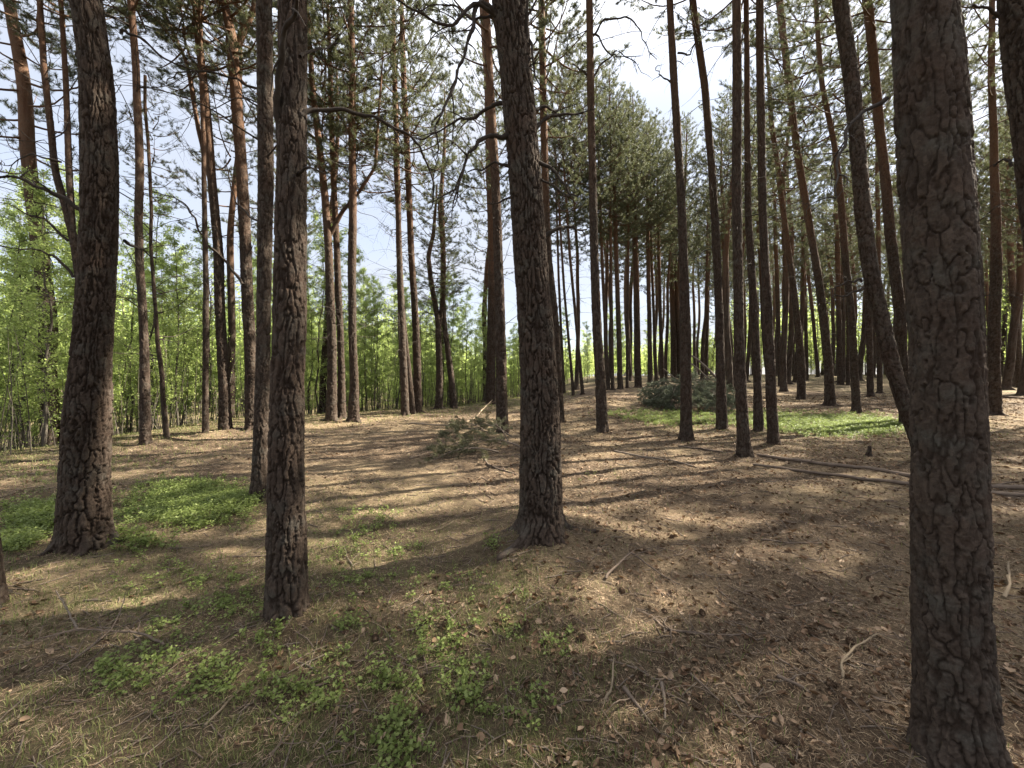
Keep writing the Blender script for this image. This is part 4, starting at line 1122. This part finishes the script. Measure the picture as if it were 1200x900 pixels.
M['oldneedle'] = mat_needle('withered_bough_needles', [(.055, .06, .03), (.11, .118, .058), (.19, .19, .10), (.14, .125, .07)], (.15, .14, .07), .2)
BOUGHS = [bough_mesh(40+i, 1.5, 18, .095, .010) for i in range(4)]
OLD = [bough_mesh(60+i, 1.4, 17, .08, .009, .1, 'oldneedle') for i in range(4)]
X, Y, Z = ray(806, 478); Y += .6; X = (806-CX)/F*Y; Z = float(ground_h(X, Y))
heap = thing('brush_pile', 'big heap of grey green cut pine boughs with bare poles sticking out', 'brush pile', (X, Y, Z))
rng = np.random.default_rng(8)
k = F/Y; HW, HH = 54/k, 38/k
for i in range(72):
    a = rng.uniform(0, 6.28); q = rng.random()**.6
    bx, by = HW*.5*q*math.cos(a), .55*HW*q*math.sin(a)
    hz = HH*.85*max(0.02, 1-q**1.9)*rng.uniform(.5, 1.0)
    o = obj('bough', BOUGHS[i % 4], heap, (bx, by, hz+.1))
    o.rotation_euler = (rng.normal()*.5, .15+.6*q*rng.random()-.25*rng.random(), a+rng.normal()*.9)
    o.scale = (rng.uniform(.7, 1.0),)*3
for (a, b, w) in (((838, 441), (812, 417), 3.2), ((832, 446), (806, 425), 2.2), ((800, 452), (778, 432), 1.8), ((850, 452), (822, 428), 1.8)):
    p, q = at(*a, Y-.3)-np.array([X, Y, Z]), at(*b, Y+.4)-np.array([X, Y, Z])
    mb = MB(); mb.tube(smooth_path([p, (p+q)/2+np.array([0, 0, .04]), q], 8, .01, rng), np.linspace(w/k/2, w/k/3, 8), 6)
    obj('pole', mb.mesh('pole', [M['stick']]), heap)

for i in range(16):                                            # bare twigs sticking out of the heap
    a = rng.uniform(0, 6.28); p = np.array([HW*.45*math.cos(a), HW*.3*math.sin(a), HH*rng.uniform(.35, .8)])
    q = p+np.array([math.cos(a)*.4, math.sin(a)*.3, rng.uniform(.05, .5)])*rng.uniform(.5, 1.3)
    mb = MB(); mb.tube(smooth_path([p, (p+q)/2+rng.normal(size=3)*.06, q], 8, .01, rng), np.linspace(.014, .005, 8), 5)
    obj('pole', mb.mesh('pole', [M[('stick', 'log', 'pale')[i % 3]]]), heap)
for (lab, px, py, rz, sc, tilt) in (('withered cut pine bough left of the central trunk', 578, 512, 2.9, 1.0, -.02), ('low cut pine bough pointing left in front of the brown pair of pines', 590, 523, 3.35, 1.05, .0),
                                    ('small cut pine bough heaped against the pine behind the central trunk', 566, 505, 2.6, .8, -.1), ('steep cut pine bough leaning on the grey brown pine', 596, 520, 2.2, .7, -.45),
                                    ('cut pine bough with its tip lying farthest forward on the floor', 584, 532, 3.5, 1.0, .02), ('bushy cut pine bough over the middle of the small heap', 600, 514, 2.75, 1.0, -.2),
                                    ('dry cut pine bough half hidden behind the central trunk', 612, 528, 3.0, .8, -.1)):
    p = onground(px, py, .04)
    me = OLD[int(px) % 4]
    t = thing('pine_bough', lab, 'cut branch', p, None, rz)
    o = obj('needled_twigs', me, t); o.scale = (sc, sc*1.2, sc*1.05); o.rotation_euler = (0, tilt, 0)

# ------------------------------------------------------------------ sky, sun, camera
w = bpy.data.worlds.new('World'); scene.world = w; w.use_nodes = True
t = w.node_tree; t.nodes.clear()
out = t.nodes.new('ShaderNodeOutputWorld'); bg = t.nodes.new('ShaderNodeBackground'); sky = t.nodes.new('ShaderNodeTexSky')
sky.sky_type = 'NISHITA'; sky.sun_disc = False; sky.sun_elevation = SUN_EL
sky.sun_rotation = math.atan2(SUN_DIR[0], SUN_DIR[1]); sky.air_density = 1.0; sky.dust_density = 1.5; sky.ozone_density = 1.0
tc = t.nodes.new('ShaderNodeTexCoord'); no = t.nodes.new('ShaderNodeTexNoise'); no.inputs['Scale'].default_value = 2.2; no.inputs['Detail'].default_value = 6
mp = t.nodes.new('ShaderNodeMapping'); mp.inputs['Scale'].default_value = (1, 1, 2.4)
t.links.new(tc.outputs['Generated'], mp.inputs[0]); t.links.new(mp.outputs[0], no.inputs['Vector'])
mr = t.nodes.new('ShaderNodeMapRange'); mr.inputs['From Min'].default_value = .36; mr.inputs['From Max'].default_value = .66; mr.inputs['To Min'].default_value = .68; mr.inputs['To Max'].default_value = .98
t.links.new(no.outputs['Fac'], mr.inputs[0])
mx = t.nodes.new('ShaderNodeMix'); mx.data_type = 'RGBA'
t.links.new(mr.outputs[0], mx.inputs[0]); t.links.new(sky.outputs[0], mx.inputs[6]); sx = t.nodes.new('ShaderNodeSeparateXYZ'); t.links.new(tc.outputs['Generated'], sx.inputs[0])
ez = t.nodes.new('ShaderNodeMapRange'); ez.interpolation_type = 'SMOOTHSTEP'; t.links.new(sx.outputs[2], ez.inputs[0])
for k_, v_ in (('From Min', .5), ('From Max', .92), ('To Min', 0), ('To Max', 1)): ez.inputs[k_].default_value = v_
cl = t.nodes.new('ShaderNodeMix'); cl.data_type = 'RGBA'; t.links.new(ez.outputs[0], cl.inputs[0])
cl.inputs[6].default_value = (2.65, 2.76, 3.06, 1); cl.inputs[7].default_value = (10.5, 10.6, 11, 1)      # extra cloud brightness overhead, mostly out of view, added to lift the ground shade
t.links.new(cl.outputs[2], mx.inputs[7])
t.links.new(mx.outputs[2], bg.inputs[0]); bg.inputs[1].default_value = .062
t.links.new(bg.outputs[0], out.inputs[0])

sd = bpy.data.lights.new('sun', 'SUN'); sd.energy = 5.0; sd.angle = math.radians(.55); sd.color = (1, .91, .76)
so = bpy.data.objects.new('sun', sd); COL.objects.link(so)
dv = Vector((SUN_DIR[0]*math.cos(SUN_EL), SUN_DIR[1]*math.cos(SUN_EL), math.sin(SUN_EL)))
so.rotation_euler = dv.to_track_quat('Z', 'Y').to_euler(); so.location = (20, 10, 30)

cd = bpy.data.cameras.new('camera'); co = bpy.data.objects.new('camera', cd); COL.objects.link(co)
cd.sensor_width = 36; cd.lens = 36*F/1200; cd.shift_y = -(450-HY)/1200; cd.clip_start = .05; cd.clip_end = 2000
co.location = (0, 0, CZ); co.rotation_euler = (math.pi/2, 0, 0)
scene.camera = co
scene.view_settings.view_transform = 'Standard'; scene.view_settings.look = 'None'; scene.view_settings.gamma = 1.0
scene.view_settings.exposure = 2.4
try: scene.view_settings.use_curve_mapping = False
except Exception: pass
scene.render.engine = 'CYCLES'
c = scene.cycles
c.max_bounces = 8; c.diffuse_bounces = 5; c.glossy_bounces = 2; c.transmission_bounces = 3; c.transparent_max_bounces = 4
c.caustics_reflective = False; c.caustics_refractive = False; c.use_denoising = True
c.use_adaptive_sampling = True; c.adaptive_threshold = .015
